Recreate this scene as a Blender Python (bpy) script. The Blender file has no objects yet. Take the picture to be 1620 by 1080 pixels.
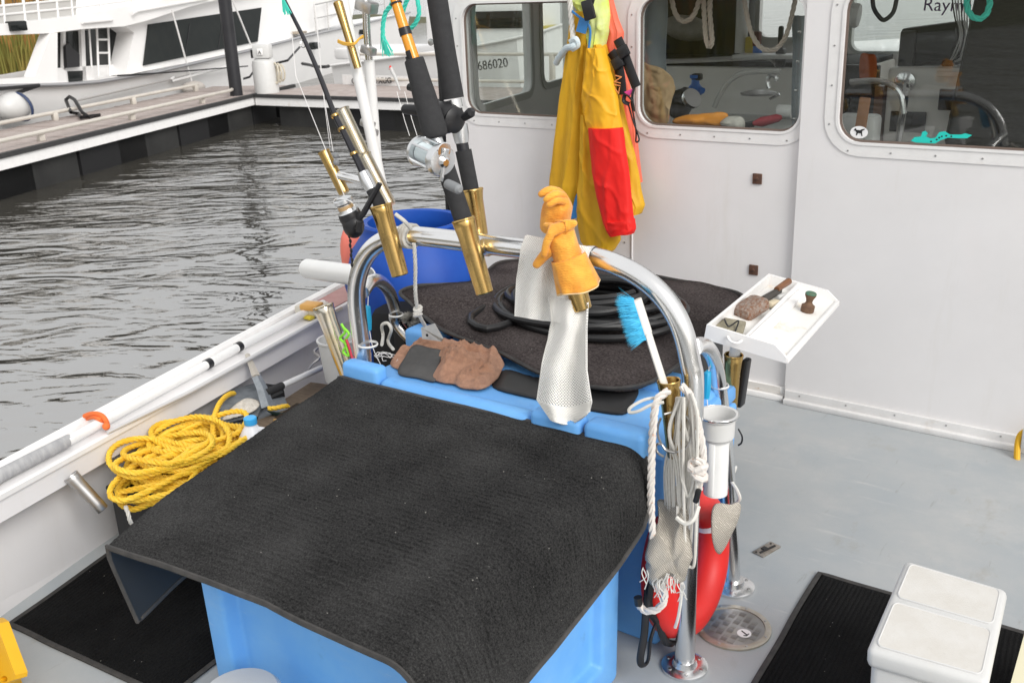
import bpy, bmesh, math, random
from mathutils import Vector as V, Matrix, noise
from mathutils.geometry import tessellate_polygon
R = math.radians
random.seed(7)
scene = bpy.context.scene
COL = scene.collection

# ------------------------------------------------------------------ camera, sky, sun
CAMH = 1.85
F_PX, CX, CY = 1585.0, 810.0, 540.0
d1 = V((-2350, -472, F_PX)).normalized()
d3 = V((173, 4460, F_PX)); d3 = (d3 - d3.dot(d1) * d1).normalized()
d2 = d3.cross(d1)
AX, AY, AZ = -d1, d2, -d3            # boat axes seen in camera space (x right, y down, z ahead)
right = V((AX.x, AY.x, AZ.x)); up = -V((AX.y, AY.y, AZ.y)); back = -V((AX.z, AY.z, AZ.z))
cam = bpy.data.cameras.new('camera'); camo = bpy.data.objects.new('camera', cam); COL.objects.link(camo)
camo.matrix_world = Matrix(((right.x, up.x, back.x, 0), (right.y, up.y, back.y, 0), (right.z, up.z, back.z, CAMH), (0, 0, 0, 1)))
cam.sensor_width = 36; cam.lens = F_PX / 1620 * 36; cam.clip_end = 2000; cam.clip_start = 0.05
cam.dof.use_dof = True; cam.dof.focus_distance = 3.2; cam.dof.aperture_fstop = 9
scene.camera = camo

SUN_EL, SUN_AZ = R(33), R(113)       # thin overcast: broad soft sun from behind the camera, to the right
w = bpy.data.worlds.new('World'); scene.world = w; w.use_nodes = True
wn = w.node_tree.nodes; wl = w.node_tree.links
bg = wn['Background']
sky = wn.new('ShaderNodeTexSky'); sky.sky_type = 'NISHITA'; sky.sun_disc = False
sky.sun_elevation = SUN_EL; sky.sun_rotation = SUN_AZ; sky.dust_density = 4; sky.ozone_density = 1
mx = wn.new('ShaderNodeMix'); mx.data_type = 'RGBA'; mx.inputs[0].default_value = 0.86
mx.inputs[7].default_value = (9.05, 9.0, 8.9, 1)       # even cloud cover over the clear sky
wl.new(sky.outputs[0], mx.inputs[6]); wl.new(mx.outputs[2], bg.inputs[0]); bg.inputs[1].default_value = 0.105
sl = bpy.data.lights.new('sun', 'SUN'); sl.energy = 2.0; sl.angle = R(28); sl.color = (1, .985, .96)
so = bpy.data.objects.new('sun', sl); COL.objects.link(so)
sdir = V((math.sin(SUN_AZ) * math.cos(SUN_EL), math.cos(SUN_AZ) * math.cos(SUN_EL), math.sin(SUN_EL)))
so.rotation_euler = sdir.to_track_quat('Z', 'Y').to_euler(); so.location = (0, -5, 12)
scene.render.engine = 'CYCLES'
scene.view_settings.view_transform = 'Standard'; scene.view_settings.look = 'None'
scene.view_settings.gamma = 1; scene.view_settings.exposure = 0.24
scene.cycles.max_bounces = 7; scene.cycles.transparent_max_bounces = 16
scene.render.resolution_x = 1024; scene.render.resolution_y = 682

# ------------------------------------------------------------------ measuring: photo point -> place on a known plane
EYE = V((0, 0, CAMH))
def ray(u, v):
    c = V((u - CX, v - CY, F_PX)); return V((AX.dot(c), AY.dot(c), AZ.dot(c)))
def P(u, v, x=None, y=None, z=None):
    r = ray(u, v)
    t = x / r.x if x is not None else (y / r.y if y is not None else (z - CAMH) / r.z)
    return EYE + r * t
def PP(u, v, p, n):                  # on the plane through p with normal n
    r = ray(u, v); return EYE + r * ((p - EYE).dot(n) / r.dot(n))

# ------------------------------------------------------------------ materials
MATS = {}
def mat(name, col, rough=.5, metal=0, var=0., vscale=6., bump=0., bscale=60., spec=.5, col2=None, detail=4, coat=0, trans=0, stretch=None, rvar=0., sheen=0, thr=(.35,.7), ior=1.45):
    if name in MATS: return MATS[name]
    m = bpy.data.materials.new(name); m.use_nodes = True
    n = m.node_tree.nodes; l = m.node_tree.links; b = n['Principled BSDF']
    b.inputs['Base Color'].default_value = (*col, 1); b.inputs['Roughness'].default_value = rough; b.inputs['Metallic'].default_value = metal
    b.inputs['Specular IOR Level'].default_value = spec; b.inputs['Coat Weight'].default_value = coat; b.inputs['Transmission Weight'].default_value = trans
    b.inputs['IOR'].default_value = ior
    if sheen: b.inputs['Sheen Weight'].default_value = sheen
    tc = n.new('ShaderNodeTexCoord'); src = tc.outputs['Object']
    if stretch:
        mp = n.new('ShaderNodeMapping'); mp.inputs['Scale'].default_value = stretch; l.new(src, mp.inputs[0]); src = mp.outputs[0]
    if var or col2 or rvar:
        nz = n.new('ShaderNodeTexNoise'); nz.inputs['Scale'].default_value = vscale; nz.inputs['Detail'].default_value = detail; nz.inputs['Roughness'].default_value = .65
        l.new(src, nz.inputs['Vector'])
        mr = n.new('ShaderNodeMapRange'); mr.inputs[1].default_value = thr[0]; mr.inputs[2].default_value = thr[1]; l.new(nz.outputs['Fac'], mr.inputs[0])
        if var or col2:
            mm = n.new('ShaderNodeMix'); mm.data_type = 'RGBA'
            c2 = col2 or tuple(c * (1 - var) for c in col)
            mm.inputs[6].default_value = (*col, 1); mm.inputs[7].default_value = (*c2, 1)
            l.new(mr.outputs[0], mm.inputs[0]); l.new(mm.outputs[2], b.inputs['Base Color'])
        if rvar:
            ma = n.new('ShaderNodeMapRange'); ma.inputs[3].default_value = rough; ma.inputs[4].default_value = min(1, rough + rvar)
            l.new(nz.outputs['Fac'], ma.inputs[0]); l.new(ma.outputs[0], b.inputs['Roughness'])
    if bump:
        nb = n.new('ShaderNodeTexNoise'); nb.inputs['Scale'].default_value = bscale; nb.inputs['Detail'].default_value = 4; l.new(src, nb.inputs['Vector'])
        bp = n.new('ShaderNodeBump'); bp.inputs['Strength'].default_value = bump; bp.inputs['Distance'].default_value = .01
        l.new(nb.outputs['Fac'], bp.inputs['Height']); l.new(bp.outputs[0], b.inputs['Normal'])
    MATS[name] = m; return m

WHITE = mat('white gelcoat', (.80, .785, .785), .32, var=.05, vscale=2.2, bump=.02, bscale=5, coat=.15, rvar=.25)
WHITE2 = mat('white paint on trim', (.82, .81, .80), .4, var=.07, vscale=14, rvar=.2)
DECK = mat('grey deck paint', (.35, .38, .40), .5, col2=(.425, .435, .435), vscale=2.6, bump=.10, bscale=240, detail=8, rvar=.2)
BLUE = mat('blue polyethylene', (.125, .375, .80), .40, vscale=7, bump=.06, bscale=30, col2=(.17, .43, .80), rvar=.2, detail=9)
DRUM = mat('royal blue plastic', (.006, .055, .33), .4, spec=.35, col2=(.012, .08, .40), vscale=4, bump=.05, bscale=14, rvar=.2)
ALU = mat('polished aluminium', (.83, .83, .83), .16, 1, var=.06, vscale=5, rvar=.14)
CHROME = mat('chrome', (.78, .78, .78), .10, 1, rvar=.1)
BRASS = mat('brass', (.60, .40, .14), .16, 1, col2=(.44, .30, .12), vscale=14, rvar=.2, bump=.015, bscale=20)
STEEL = mat('stainless steel', (.55, .54, .53), .28, 1, var=.2, vscale=20, rvar=.25)
BLACK = mat('black plastic', (.018, .018, .02), .42, var=.3, vscale=30)
RUBBER = mat('black rubber', (.028, .028, .03), .62, col2=(.045, .044, .043), vscale=18, bump=.05, bscale=120)
FOAM = mat('dark foam grip', (.032, .032, .034), .85, var=.25, vscale=60, bump=.15, bscale=300)
GALV = mat('galvanised steel', (.33, .36, .39), .5, .6, col2=(.22, .24, .26), vscale=22, bump=.15, bscale=60, rvar=.2)
PVC = mat('white pvc', (.80, .80, .79), .34, var=.05, vscale=8)
BONE = mat('white plastic', (.62, .62, .61), .40, var=.06, vscale=10, bump=.03, bscale=40)

def wear(m, layers):                 # stains, scuffs and specks: (scale, stretch, lo, hi, colour, strength)
    n = m.node_tree.nodes; l = m.node_tree.links; b = n['Principled BSDF']; tc = n.new('ShaderNodeTexCoord')
    for sc, st, lo, hi, col, k in layers:
        mp = n.new('ShaderNodeMapping'); mp.inputs['Scale'].default_value = st; l.new(tc.outputs['Object'], mp.inputs[0])
        q = n.new('ShaderNodeTexNoise'); q.inputs['Scale'].default_value = sc; q.inputs['Detail'].default_value = 7; q.inputs['Roughness'].default_value = .7; l.new(mp.outputs[0], q.inputs['Vector'])
        r = n.new('ShaderNodeMapRange'); r.inputs[1].default_value = lo; r.inputs[2].default_value = hi; r.inputs[3].default_value = 0; r.inputs[4].default_value = k; l.new(q.outputs['Fac'], r.inputs[0])
        mm = n.new('ShaderNodeMix'); mm.data_type = 'RGBA'; mm.inputs[7].default_value = (*col, 1); l.new(r.outputs[0], mm.inputs[0])
        if b.inputs['Base Color'].links: l.new(b.inputs['Base Color'].links[0].from_socket, mm.inputs[6])
        else: mm.inputs[6].default_value = b.inputs['Base Color'].default_value
        l.new(mm.outputs[2], b.inputs['Base Color'])
wear(DECK, [(2.2, (1, 1, 1), .52, .70, (.48, .48, .47), .6), (6, (.3, 2.4, 1), .60, .70, (.54, .54, .52), .6), (14, (2.5, .3, 1), .63, .70, (.26, .26, .25), .5), (5, (1, .6, 1), .58, .72, (.31, .29, .25), .55), (55, (1, 1, 1), .70, .74, (.16, .14, .12), .8)])
wear(WHITE, [(3, (3, 3, .35), .56, .78, (.66, .63, .58), .35), (1.2, (1, 1, 1), .5, .75, (.70, .685, .68), .4), (80, (1, 1, 1), .74, .78, (.35, .30, .25), .6)])
wear(WHITE2, [(9, (1, 1, 1), .60, .76, (.60, .52, .42), .5), (60, (1, 1, 1), .70, .76, (.40, .33, .26), .5)])
wear(BLUE, [(4, (1, 1, 3), .55, .75, (.24, .45, .74), .5), (40, (.2, 1, 1), .66, .72, (.45, .58, .76), .45), (12, (1, 1, 1), .62, .74, (.08, .22, .48), .35)])
wear(BONE, [(9, (1, 1, 1), .58, .76, (.66, .63, .57), .45), (70, (1, 1, 1), .70, .75, (.4, .36, .3), .5)])
wear(DRUM, [(6, (1, 1, 1), .55, .75, (.02, .10, .42), .5), (40, (.3, 1, 1), .68, .73, (.15, .24, .5), .3)])
wear(PVC, [(12, (1, 1, 1), .60, .76, (.58, .54, .47), .45)])
wear(BRASS, [(16, (1, 1, 1), .56, .72, (.22, .14, .06), .6)])
# ------------------------------------------------------------------ mesh building
WORLD = {}
class MB:
    def __init__(s): s.v = []; s.f = []; s.uv = None
    def add(s, vs, fs):
        o = len(s.v); s.v += [V(p) for p in vs]; s.f += [tuple(i + o for i in f) for f in fs]; return s
    def hexa(s, pts):               # 8 points: bottom ring (4), top ring (4)
        return s.add(pts, [(3, 2, 1, 0), (4, 5, 6, 7), (0, 1, 5, 4), (1, 2, 6, 5), (2, 3, 7, 6), (3, 0, 4, 7)])
    def box(s, c, size, rot=None, bev=0, seg=2):
        bm = bmesh.new(); bmesh.ops.create_cube(bm, size=1)
        for q in bm.verts: q.co = V((q.co.x * size[0], q.co.y * size[1], q.co.z * size[2]))
        if bev: bmesh.ops.bevel(bm, geom=bm.edges[:], offset=bev, segments=seg, affect='EDGES', profile=.5)
        return s.bm(bm, V(c), rot)
    def bm(s, bm, c=V((0, 0, 0)), rot=None):
        bm.verts.index_update(); M = rot.to_3x3() if rot is not None else None
        vs = [((M @ q.co) if M else q.co) + V(c) for q in bm.verts]; fs = [[q.index for q in f.verts] for f in bm.faces]; bm.free()
        return s.add(vs, fs)
    def tube(s, path, rad, n=10, closed=False, cap=True, flat=None, uprf=None):
        path = [V(p) for p in path]; m = len(path)
        rr = rad if isinstance(rad, (list, tuple)) else [rad] * m
        T = []
        for i in range(m):
            a = path[(i - 1) % m] if (closed or i > 0) else path[i]; b = path[(i + 1) % m] if (closed or i < m - 1) else path[i]
            t = (b - a); T.append(t.normalized() if t.length > 1e-9 else V((0, 0, 1)))
        ref = V(uprf) if uprf else (V((0, 0, 1)) if abs(T[0].z) < .9 else V((1, 0, 0)))
        nrm = (ref - T[0] * ref.dot(T[0])).normalized(); vs = []; fs = []
        for i in range(m):
            nrm = nrm - T[i] * nrm.dot(T[i])
            nrm = nrm.normalized() if nrm.length > 1e-6 else T[i].orthogonal().normalized()
            bi = T[i].cross(nrm); fx = flat if flat else 1
            for k in range(n):
                a = 2 * math.pi * k / n; vs.append(path[i] + nrm * (math.cos(a) * rr[i] * fx) + bi * (math.sin(a) * rr[i]))
        L = m if closed else m - 1
        for i in range(L):
            j = (i + 1) % m
            for k in range(n): k2 = (k + 1) % n; fs.append((i * n + k, i * n + k2, j * n + k2, j * n + k))
        if cap and not closed: fs.append(tuple(range(n - 1, -1, -1))); fs.append(tuple((m - 1) * n + k for k in range(n)))
        return s.add(vs, fs)
    def lathe(s, prof, o, ax=(0, 0, 1), n=28, cap=True):
        ax = V(ax).normalized(); e1 = ax.orthogonal().normalized(); e2 = ax.cross(e1); o = V(o); vs = []; fs = []
        for r, h in prof:
            for k in range(n): a = 2 * math.pi * k / n; vs.append(o + ax * h + (e1 * math.cos(a) + e2 * math.sin(a)) * r)
        for i in range(len(prof) - 1):
            for k in range(n): k2 = (k + 1) % n; fs.append((i * n + k, i * n + k2, (i + 1) * n + k2, (i + 1) * n + k))
        if cap: fs.append(tuple(range(n - 1, -1, -1))); m = len(prof) - 1; fs.append(tuple(m * n + k for k in range(n)))
        return s.add(vs, fs)
    def ball(s, c, r, rot=None, nu=16, nv=10):
        rx, ry, rz = (r, r, r) if not isinstance(r, (tuple, list)) else r; bm = bmesh.new()
        bmesh.ops.create_uvsphere(bm, u_segments=nu, v_segments=nv, radius=1)
        for q in bm.verts: q.co = V((q.co.x * rx, q.co.y * ry, q.co.z * rz))
        return s.bm(bm, V(c), rot)
    def plate(s, out, th, holes=()):    # 3D outline, holes, thickness vector
        th = V(th); loops = [[V(p) for p in out]] + [[V(p) for p in h] for h in holes]; flat = [p for l in loops for p in l]
        tris = tessellate_polygon(loops); N = len(flat); vs = flat + [p + th for p in flat]
        nrm = V((0, 0, 0))
        for a, b, c in tris: nrm += (flat[b] - flat[a]).cross(flat[c] - flat[a])
        fs = []
        for a, b, c in tris:
            q = (flat[b] - flat[a]).cross(flat[c] - flat[a]); t = (a, b, c) if q.dot(th) < 0 else (c, b, a)
            fs.append(t); fs.append(tuple(i + N for i in reversed(t)))
        o = 0
        for l in loops:
            m = len(l)
            for i in range(m): j = (i + 1) % m; fs.append((o + i, o + j, o + j + N, o + i + N))
            o += m
        return s.add(vs, fs)
    def grid(s, fn, nu, nv, closeu=False):
        vs = [fn(i / (nu if closeu else nu - 1), j / (nv - 1)) for j in range(nv) for i in range(nu)]; fs = []
        for j in range(nv - 1):
            for i in range(nu if closeu else nu - 1): i2 = (i + 1) % nu; fs.append((j * nu + i, j * nu + i2, (j + 1) * nu + i2, (j + 1) * nu + i))
        return s.add(vs, fs)
    def build(s, name, m, parent=None, smooth=35, solid=0, fix=True):
        me = bpy.data.meshes.new(name)
        lo = V((min(p.x for p in s.v), min(p.y for p in s.v), min(p.z for p in s.v))); hi = V((max(p.x for p in s.v), max(p.y for p in s.v), max(p.z for p in s.v)))
        c = (lo + hi) / 2
        if parent is None: c.z = lo.z
        me.from_pydata([p - c for p in s.v], [], s.f)
        if fix:
            bm = bmesh.new(); bm.from_mesh(me); bmesh.ops.recalc_face_normals(bm, faces=bm.faces[:]); bm.to_mesh(me); bm.free()
        me.materials.append(m)
        if smooth: me.shade_smooth(); me.set_sharp_from_angle(angle=R(smooth))
        o = bpy.data.objects.new(name, me); COL.objects.link(o)
        place(o, c, parent)
        if solid: q = o.modifiers.new('thickness', 'SOLIDIFY'); q.thickness = solid; q.offset = 0
        return o
def place(o, c, parent=None):
    WORLD[o.name] = V(c); o.location = V(c)
    if parent is not None: o.parent = parent; o.location = V(c) - WORLD[parent.name]
def tag(o, label, cat, group=None, kind=None):
    o['label'] = label; o['category'] = cat
    if group: o['group'] = group
    if kind: o['kind'] = kind
    return o
def struct(o, label=None, kind='structure'):
    o['kind'] = kind
    if label: o['label'] = label
    return o
def root(name, loc, label, cat, group=None):
    o = bpy.data.objects.new(name, None); COL.objects.link(o); o.empty_display_size = .1; place(o, loc); return tag(o, label, cat, group)
def clone(o, c, parent=None, rot=None):
    q = o.copy(); COL.objects.link(q); q.parent = None; place(q, c, parent)
    if rot is not None: q.rotation_euler = rot
    return q
def spline(pts, n=8, closed=False):
    pts = [V(p) for p in pts]; m = len(pts); out = []
    for i in range(m if closed else m - 1):
        g = (lambda k: pts[k % m]) if closed else (lambda k: pts[max(0, min(m - 1, k))])
        a, b, c, d = g(i - 1), g(i), g(i + 1), g(i + 2)
        for k in range(n):
            t = k / n; out.append(.5 * ((2 * b) + (c - a) * t + (2 * a - 5 * b + 4 * c - d) * t * t + (3 * b - a - 3 * c + d) * t ** 3))
    if not closed: out.append(pts[-1])
    return out
def rrect(x0, x1, z0, z1, r, n=6):
    out = []
    for cx, cz, a0 in ((x1 - r, z1 - r, 0), (x0 + r, z1 - r, 90), (x0 + r, z0 + r, 180), (x1 - r, z0 + r, 270)):
        for k in range(n + 1): a = R(a0 + 90 * k / n); out.append((cx + r * math.cos(a), cz + r * math.sin(a)))
    return out
def rope3(path, r, pitch=None, n=5, strands=3, seg=7, closed=False):   # laid rope of three strands
    pitch = pitch or r * 7; path = [V(p) for p in path]
    L = [0]
    for a, b in zip(path, path[1:]): L.append(L[-1] + (b - a).length)
    tot = L[-1]; N = max(6, int(tot / pitch * seg)); mb = MB(); pts = []; j = 0
    for i in range(N + 1):
        d = tot * i / N
        while j < len(L) - 2 and L[j + 1] < d: j += 1
        t = (d - L[j]) / max(1e-9, L[j + 1] - L[j]); pts.append(path[j].lerp(path[j + 1], t))
    nrm = None; fr = []
    for i in range(N + 1):
        T = (pts[min(N, i + 1)] - pts[max(0, i - 1)]).normalized()
        if nrm is None: nrm = T.orthogonal().normalized()
        nrm = nrm - T * nrm.dot(T); nrm = nrm.normalized() if nrm.length > 1e-6 else T.orthogonal().normalized()
        fr.append((nrm.copy(), T.cross(nrm)))
    for s in range(strands):
        q = []
        for i in range(N + 1):
            a = 2 * math.pi * (tot * i / N / pitch + s / strands); e, b = fr[i]; q.append(pts[i] + (e * math.cos(a) + b * math.sin(a)) * r * .5)
        mb.tube(q, r * .56, n)
    return mb
def text_mesh(body, size, origin, xdir, ydir, ext=.002):
    cu = bpy.data.curves.new('t', 'FONT'); cu.body = body; cu.size = size; cu.extrude = ext; cu.resolution_u = 3
    o = bpy.data.objects.new('t', cu); COL.objects.link(o); bpy.context.view_layer.update()
    me = bpy.data.meshes.new_from_object(o.evaluated_get(bpy.context.evaluated_depsgraph_get()))
    x = V(xdir).normalized(); y = V(ydir); y = (y - x * y.dot(x)).normalized(); zz = x.cross(y); mb = MB()
    mb.add([V(origin) + x * q.co.x + y * q.co.y + zz * q.co.z for q in me.vertices], [tuple(p.vertices) for p in me.polygons])
    bpy.data.objects.remove(o); bpy.data.curves.remove(cu); bpy.data.meshes.remove(me); return mb
def nz(p, s=1., o=0): return noise.noise(V((p[0] * s + o, p[1] * s + o * 1.7, (p[2] if len(p) > 2 else 0) * s - o)))

# ================================================================== WATER, SHORE, DOCK
WZ = -.60
m = bpy.data.materials.new('harbour water'); m.use_nodes = True
n = m.node_tree.nodes; l = m.node_tree.links; b = n['Principled BSDF']
b.inputs['Base Color'].default_value = (.06, .056, .046, 1); b.inputs['Roughness'].default_value = .03; b.inputs['IOR'].default_value = 5.2
tc = n.new('ShaderNodeTexCoord'); mr_ = n.new('ShaderNodeMapping'); mr_.inputs['Rotation'].default_value = (0, 0, R(-33)); mp = n.new('ShaderNodeMapping'); mp.inputs['Scale'].default_value = (.62, 1.35, 1)
l.new(tc.outputs['Object'], mr_.inputs[0]); l.new(mr_.outputs[0], mp.inputs[0])
cn = n.new('ShaderNodeTexNoise'); cn.inputs['Scale'].default_value = .22; cn.inputs['Detail'].default_value = 2; cn.inputs['Distortion'].default_value = 1; l.new(mp.outputs[0], cn.inputs['Vector'])
calm = n.new('ShaderNodeMapRange'); calm.inputs[1].default_value = .36; calm.inputs[2].default_value = .58; calm.inputs[3].default_value = .6; calm.inputs[4].default_value = 1.0; l.new(cn.outputs['Fac'], calm.inputs[0])      # calm and ruffled patches
prev = None
for sc, ds, dt, di in ((.6, .14, 1.0, .8), (1.7, .055, 1.6, 1.8), (4.6, .013, 2.5, 1.2)):
    q = n.new('ShaderNodeTexNoise'); q.inputs['Scale'].default_value = sc; q.inputs['Detail'].default_value = dt; q.inputs['Distortion'].default_value = di; l.new(mp.outputs[0], q.inputs['Vector'])
    bp = n.new('ShaderNodeBump'); bp.inputs['Distance'].default_value = ds; l.new(calm.outputs[0], bp.inputs['Strength'])
    l.new(q.outputs['Fac'], bp.inputs['Height'])
    if prev: l.new(prev.outputs[0], bp.inputs['Normal'])
    prev = bp
l.new(prev.outputs[0], b.inputs['Normal'])
wt = MB().add([(-400, -400, WZ), (400, -400, WZ), (400, 600, WZ), (-400, 600, WZ)], [(0, 1, 2, 3)]).build('water', m, smooth=0); struct(wt)

DD = V((-.38, .925, 0)).normalized(); DN = V((-DD.y, DD.x, 0)); DN = V((-.925, -.38, 0))   # along the dock, away across it
DA = V((-13.15, 6.907, 0))
TEAK = mat('weathered dock boards', (.36, .30, .275), .8, col2=(.45, .395, .37), vscale=3, bump=.2, bscale=40)
TEAKB = mat('weathered dock boards pale', (.44, .385, .36), .8, col2=(.33, .275, .25), vscale=3, bump=.2, bscale=40)
FLOAT = mat('dark concrete float', (.016, .016, .016), .8, col2=(.028, .028, .027), vscale=2, bump=.2, bscale=12)
DARK = mat('near-black underdock', (.008, .008, .009), .7)  # near-black under frame and blocks between the floats
PIPEW = mat('cream painted pipe', (.62, .58, .52), .45, var=.15, vscale=3)
dock = root('floating_dock', (-14, 10, WZ), 'boarded floating dock with white edge boards and low pipe rails', 'dock')
def dockrun(a, dr, nr, L, wd, s0):
    side = MB(); rub = MB()
    def B(mb, u0, u1, w0, w1, z0, z1):
        q = [a + dr * u + nr * w_ + V((0, 0, z)) for z in (z0, z1) for u, w_ in ((u0, w0), (u1, w0), (u1, w1), (u0, w1))]; mb.hexa(q)
    B(side, s0, L, 0, .06, -.20, -.05); B(side, s0, L, wd - .06, wd, -.20, -.05); side.build('edge_board', WHITE2, dock)
    B(rub, s0, L, -.03, .05, -.05, .015); rub.build('rub_strip', RUBBER, dock)
    w0 = MB(); B(w0, s0, L, .55, wd - .4, -.5, -.06); w0.build('under_frame', DARK, dock)
    u = s0; k = 0
    first = [None, None]
    while u < L - .05:
        i = random.random() < .4
        if first[i] is None:
            pl = MB(); q = [dr * uu + nr * ww + V((0, 0, z)) for z in (-.045, 0) for uu, ww in ((-.068, -wd / 2 + .052), (.068, -wd / 2 + .052), (.068, wd / 2), (-.068, wd / 2))]
            pl.hexa([a + dr * u + nr * wd / 2 + t for t in q]); first[i] = pl.build('plank', TEAKB if i else TEAK, dock, smooth=0)
        else: clone(first[i], a + dr * u + nr * (wd / 2 + .026) + V((0, 0, -.0225 + random.uniform(-.004, .004))), dock)
        u += .148
    u = s0 + .5; k = 0
    while u < L:
        f = MB(); B(f, u, min(u + 1.75, L), .12, .9, WZ - .2, -.21); f.build('float', FLOAT if k % 2 == 0 else DARK, dock, smooth=0); u += 1.78 if k % 2 == 0 else 1.0; k += 1
        if k % 2 == 1: u += .04
corner = DA + DD * 7.25
dockrun(DA, DD, DN, 9.2, 1.9, -9)
CD = V((.9972, .075, 0)).normalized(); CN = V((-CD.y, CD.x, 0))
dockrun(corner + V((.03, .02, -.004)), CD, CN, 13, 2.2, .0)
def piperail(pts, name='pipe_rail', r=.032, h=.13, step=2.3):
    pts = [V(p) + V((0, 0, h)) for p in pts]; r_ = MB().tube(pts, r, 8).build(name, PIPEW, dock)
    Lt = (pts[-1] - pts[0]).length; k = 0
    while k * step < Lt:
        p = pts[0].lerp(pts[-1], k * step / Lt); MB().box(p - V((0, 0, h / 2)), (.09, .09, h), bev=.01).build('rail_foot', PIPEW, dock); k += 1
piperail([DA + DD * -8 + DN * .22, DA + DD * 6.7 + DN * .22, DA + DD * 7.0 + DN * .3 ])
piperail([DA + DD * -8 + DN * 1.72, DA + DD * 8.2 + DN * 1.72])
for hh, off in ((.13, 2.0), (.62, 2.1)): piperail([corner + CN * off + CD * 1.0, corner + CN * off + CD * 12.5], h=hh)
# piling and shore power post
pp = P(368, 152, z=0) + V((.0, .1, 0))
PILE = mat('black piling sleeve', (.022, .022, .026), .45, var=.3, vscale=3)
pt = P(340, 0, y=pp.y - .05)
tag(MB().tube([pp + (pp - pt).normalized() * .0 + V((0, 0, -1.6)), pp, V((pp.x, pp.y, 4.5))], .125, 18).build('dock_piling', PILE), 'tall black round piling rising through the dock corner', 'piling')
ped = P(423, 147, z=0); pr = root('power_pedestal', ped, 'white shore power pedestal with hooded head on the dock corner', 'power pedestal')
mb = MB().lathe([(.24, 0), (.24, .55), (.22, .62), (.16, .66)], ped, n=20); mb.build('body', BONE, pr)
MB().box(ped + V((.02, -.02, .80)), (.34, .26, .26), Matrix.Rotation(.5, 3, 'Z'), .03).build('hood', BONE, pr)
MB().box(ped + V((.1, -.16, .80)), (.11, .02, .12), Matrix.Rotation(.5, 3, 'Z'), .004).build('label_plate', WHITE2, pr)
text_mesh('A', .10, ped + V((.075, -.19, .755)), (1, .5, 0), (0, 0, 1)).build('letter', BLACK, pr, smooth=0)
MB().box(ped + V((-.25, -.05, .75)), (.05, .05, .16)).build('plug', BLACK, pr)
hs = MB()
for i in range(3): hs.tube([ped + V((.26 + .03 * i + .02 * math.cos(t / 8 * 6.283), .05 + .05 * i, .38 + (.20 - .02 * i) * math.sin(t / 8 * 6.283))) + V((.06 * math.cos(t / 8 * 6.283), 0, 0)) for t in range(9)], .018, 6)
tag(hs.build('shore_cable', mat('cream cable', (.55, .5, .4), .6)), 'cream shore power cord hung in loops on the white pedestal', 'cord')
# cleat on the dock and the dark mooring line beside the far yacht
cl = P(128, 186, z=0.03)
cm = MB(); cm.tube([P(104, 158, y=cl.y + .4), P(110, 153, y=cl.y + .4), P(118, 158, y=cl.y + .3), P(130, 178, y=cl.y + .1), P(142, 186, z=.03), P(158, 182, z=.03), P(128, 186, z=.05), P(124, 180, z=.03), P(112, 178, z=.1), P(104, 158, y=cl.y + .4)], .03, 6)
tag(cm.build('mooring_line', BLACK), 'black mooring line looped on the dock edge near the yacht', 'rope')
q1 = P(372, 128, z=.05)
tag(MB().tube([P(385, 125, z=.05), P(395, 122, z=.08), P(405, 108, y=q1.y), P(455, 96, y=q1.y + .3), P(474, 75, y=q1.y + 1.2)], .025, 6).build('mooring_line', BLACK), 'black mooring line running from the dock up to the yacht bow', 'rope')
tag(MB().tube([P(478, 101, z=.1), P(490, 103, z=.08), P(500, 106, z=.06), P(515, 106, z=.06), P(520, 105, z=.1)], .04, 6).build('mooring_line', BLACK), 'short black line lying coiled on the cross dock', 'rope')

# ================================================================== MARSH BANK
bank = MB()
def bk(a, c):
    s = -60 + 130 * a; t = c * 60; p = DA + DD * s + DN * (11.5 + t); return V((p.x, p.y, WZ - .3 + .9 * min(1, t / 8) + .3 * nz(p, .2)))
bo = bank.grid(bk, 50, 20).build('marsh_bank', mat('muddy marsh ground', (.10, .09, .05), .9, col2=(.07, .08, .03), vscale=.6, bump=.3, bscale=6)); struct(bo)
RG = mat('reed stems', (.14, .17, .03), .8, col2=(.30, .21, .05), vscale=.8, detail=3)
RT = mat('reed plumes', (.36, .20, .055), .85, col2=(.28, .12, .03), vscale=1.5)
rd = MB(); rp = MB()
for i in range(14000):
    s = random.uniform(-28, 30); t = random.random() ** 1.5 * 9; p = DA + DD * s + DN * (11.8 + t); z0 = WZ - .2 + .9 * min(1, t / 8)
    h = random.uniform(1.5, 2.5); dx, dy = random.gauss(0, .16), random.gauss(0, .16); a = random.uniform(0, 3.14); wx, wy = .016 * math.cos(a), .016 * math.sin(a)
    A = V((p.x, p.y, z0)); M_ = A + V((dx * .4, dy * .4, h * .6)); E_ = A + V((dx, dy, h)); W_ = V((wx, wy, 0))
    rd.add([A - W_, A + W_, M_ + W_, M_ - W_, E_], [(0, 1, 2, 3), (3, 2, 4)])
    if i % 2 == 0:
        W2 = W_ * 1.7; rp.add([E_ - V((0, 0, .3)) - W2 * .4, E_ - V((0, 0, .3)) + W2 * .4, E_ + W2, E_ - W2, E_ + V((dx * .3, dy * .3, .22))], [(0, 1, 2, 3), (3, 2, 4)])
rr = rd.build('reeds', RG, smooth=0, fix=False); tag(rr, 'golden and green marsh reeds behind the far yacht', 'reeds', kind='stuff')
pl_ = rp.build('plumes', RT, rr, smooth=0, fix=False); pl_['kind'] = 'stuff'

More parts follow.
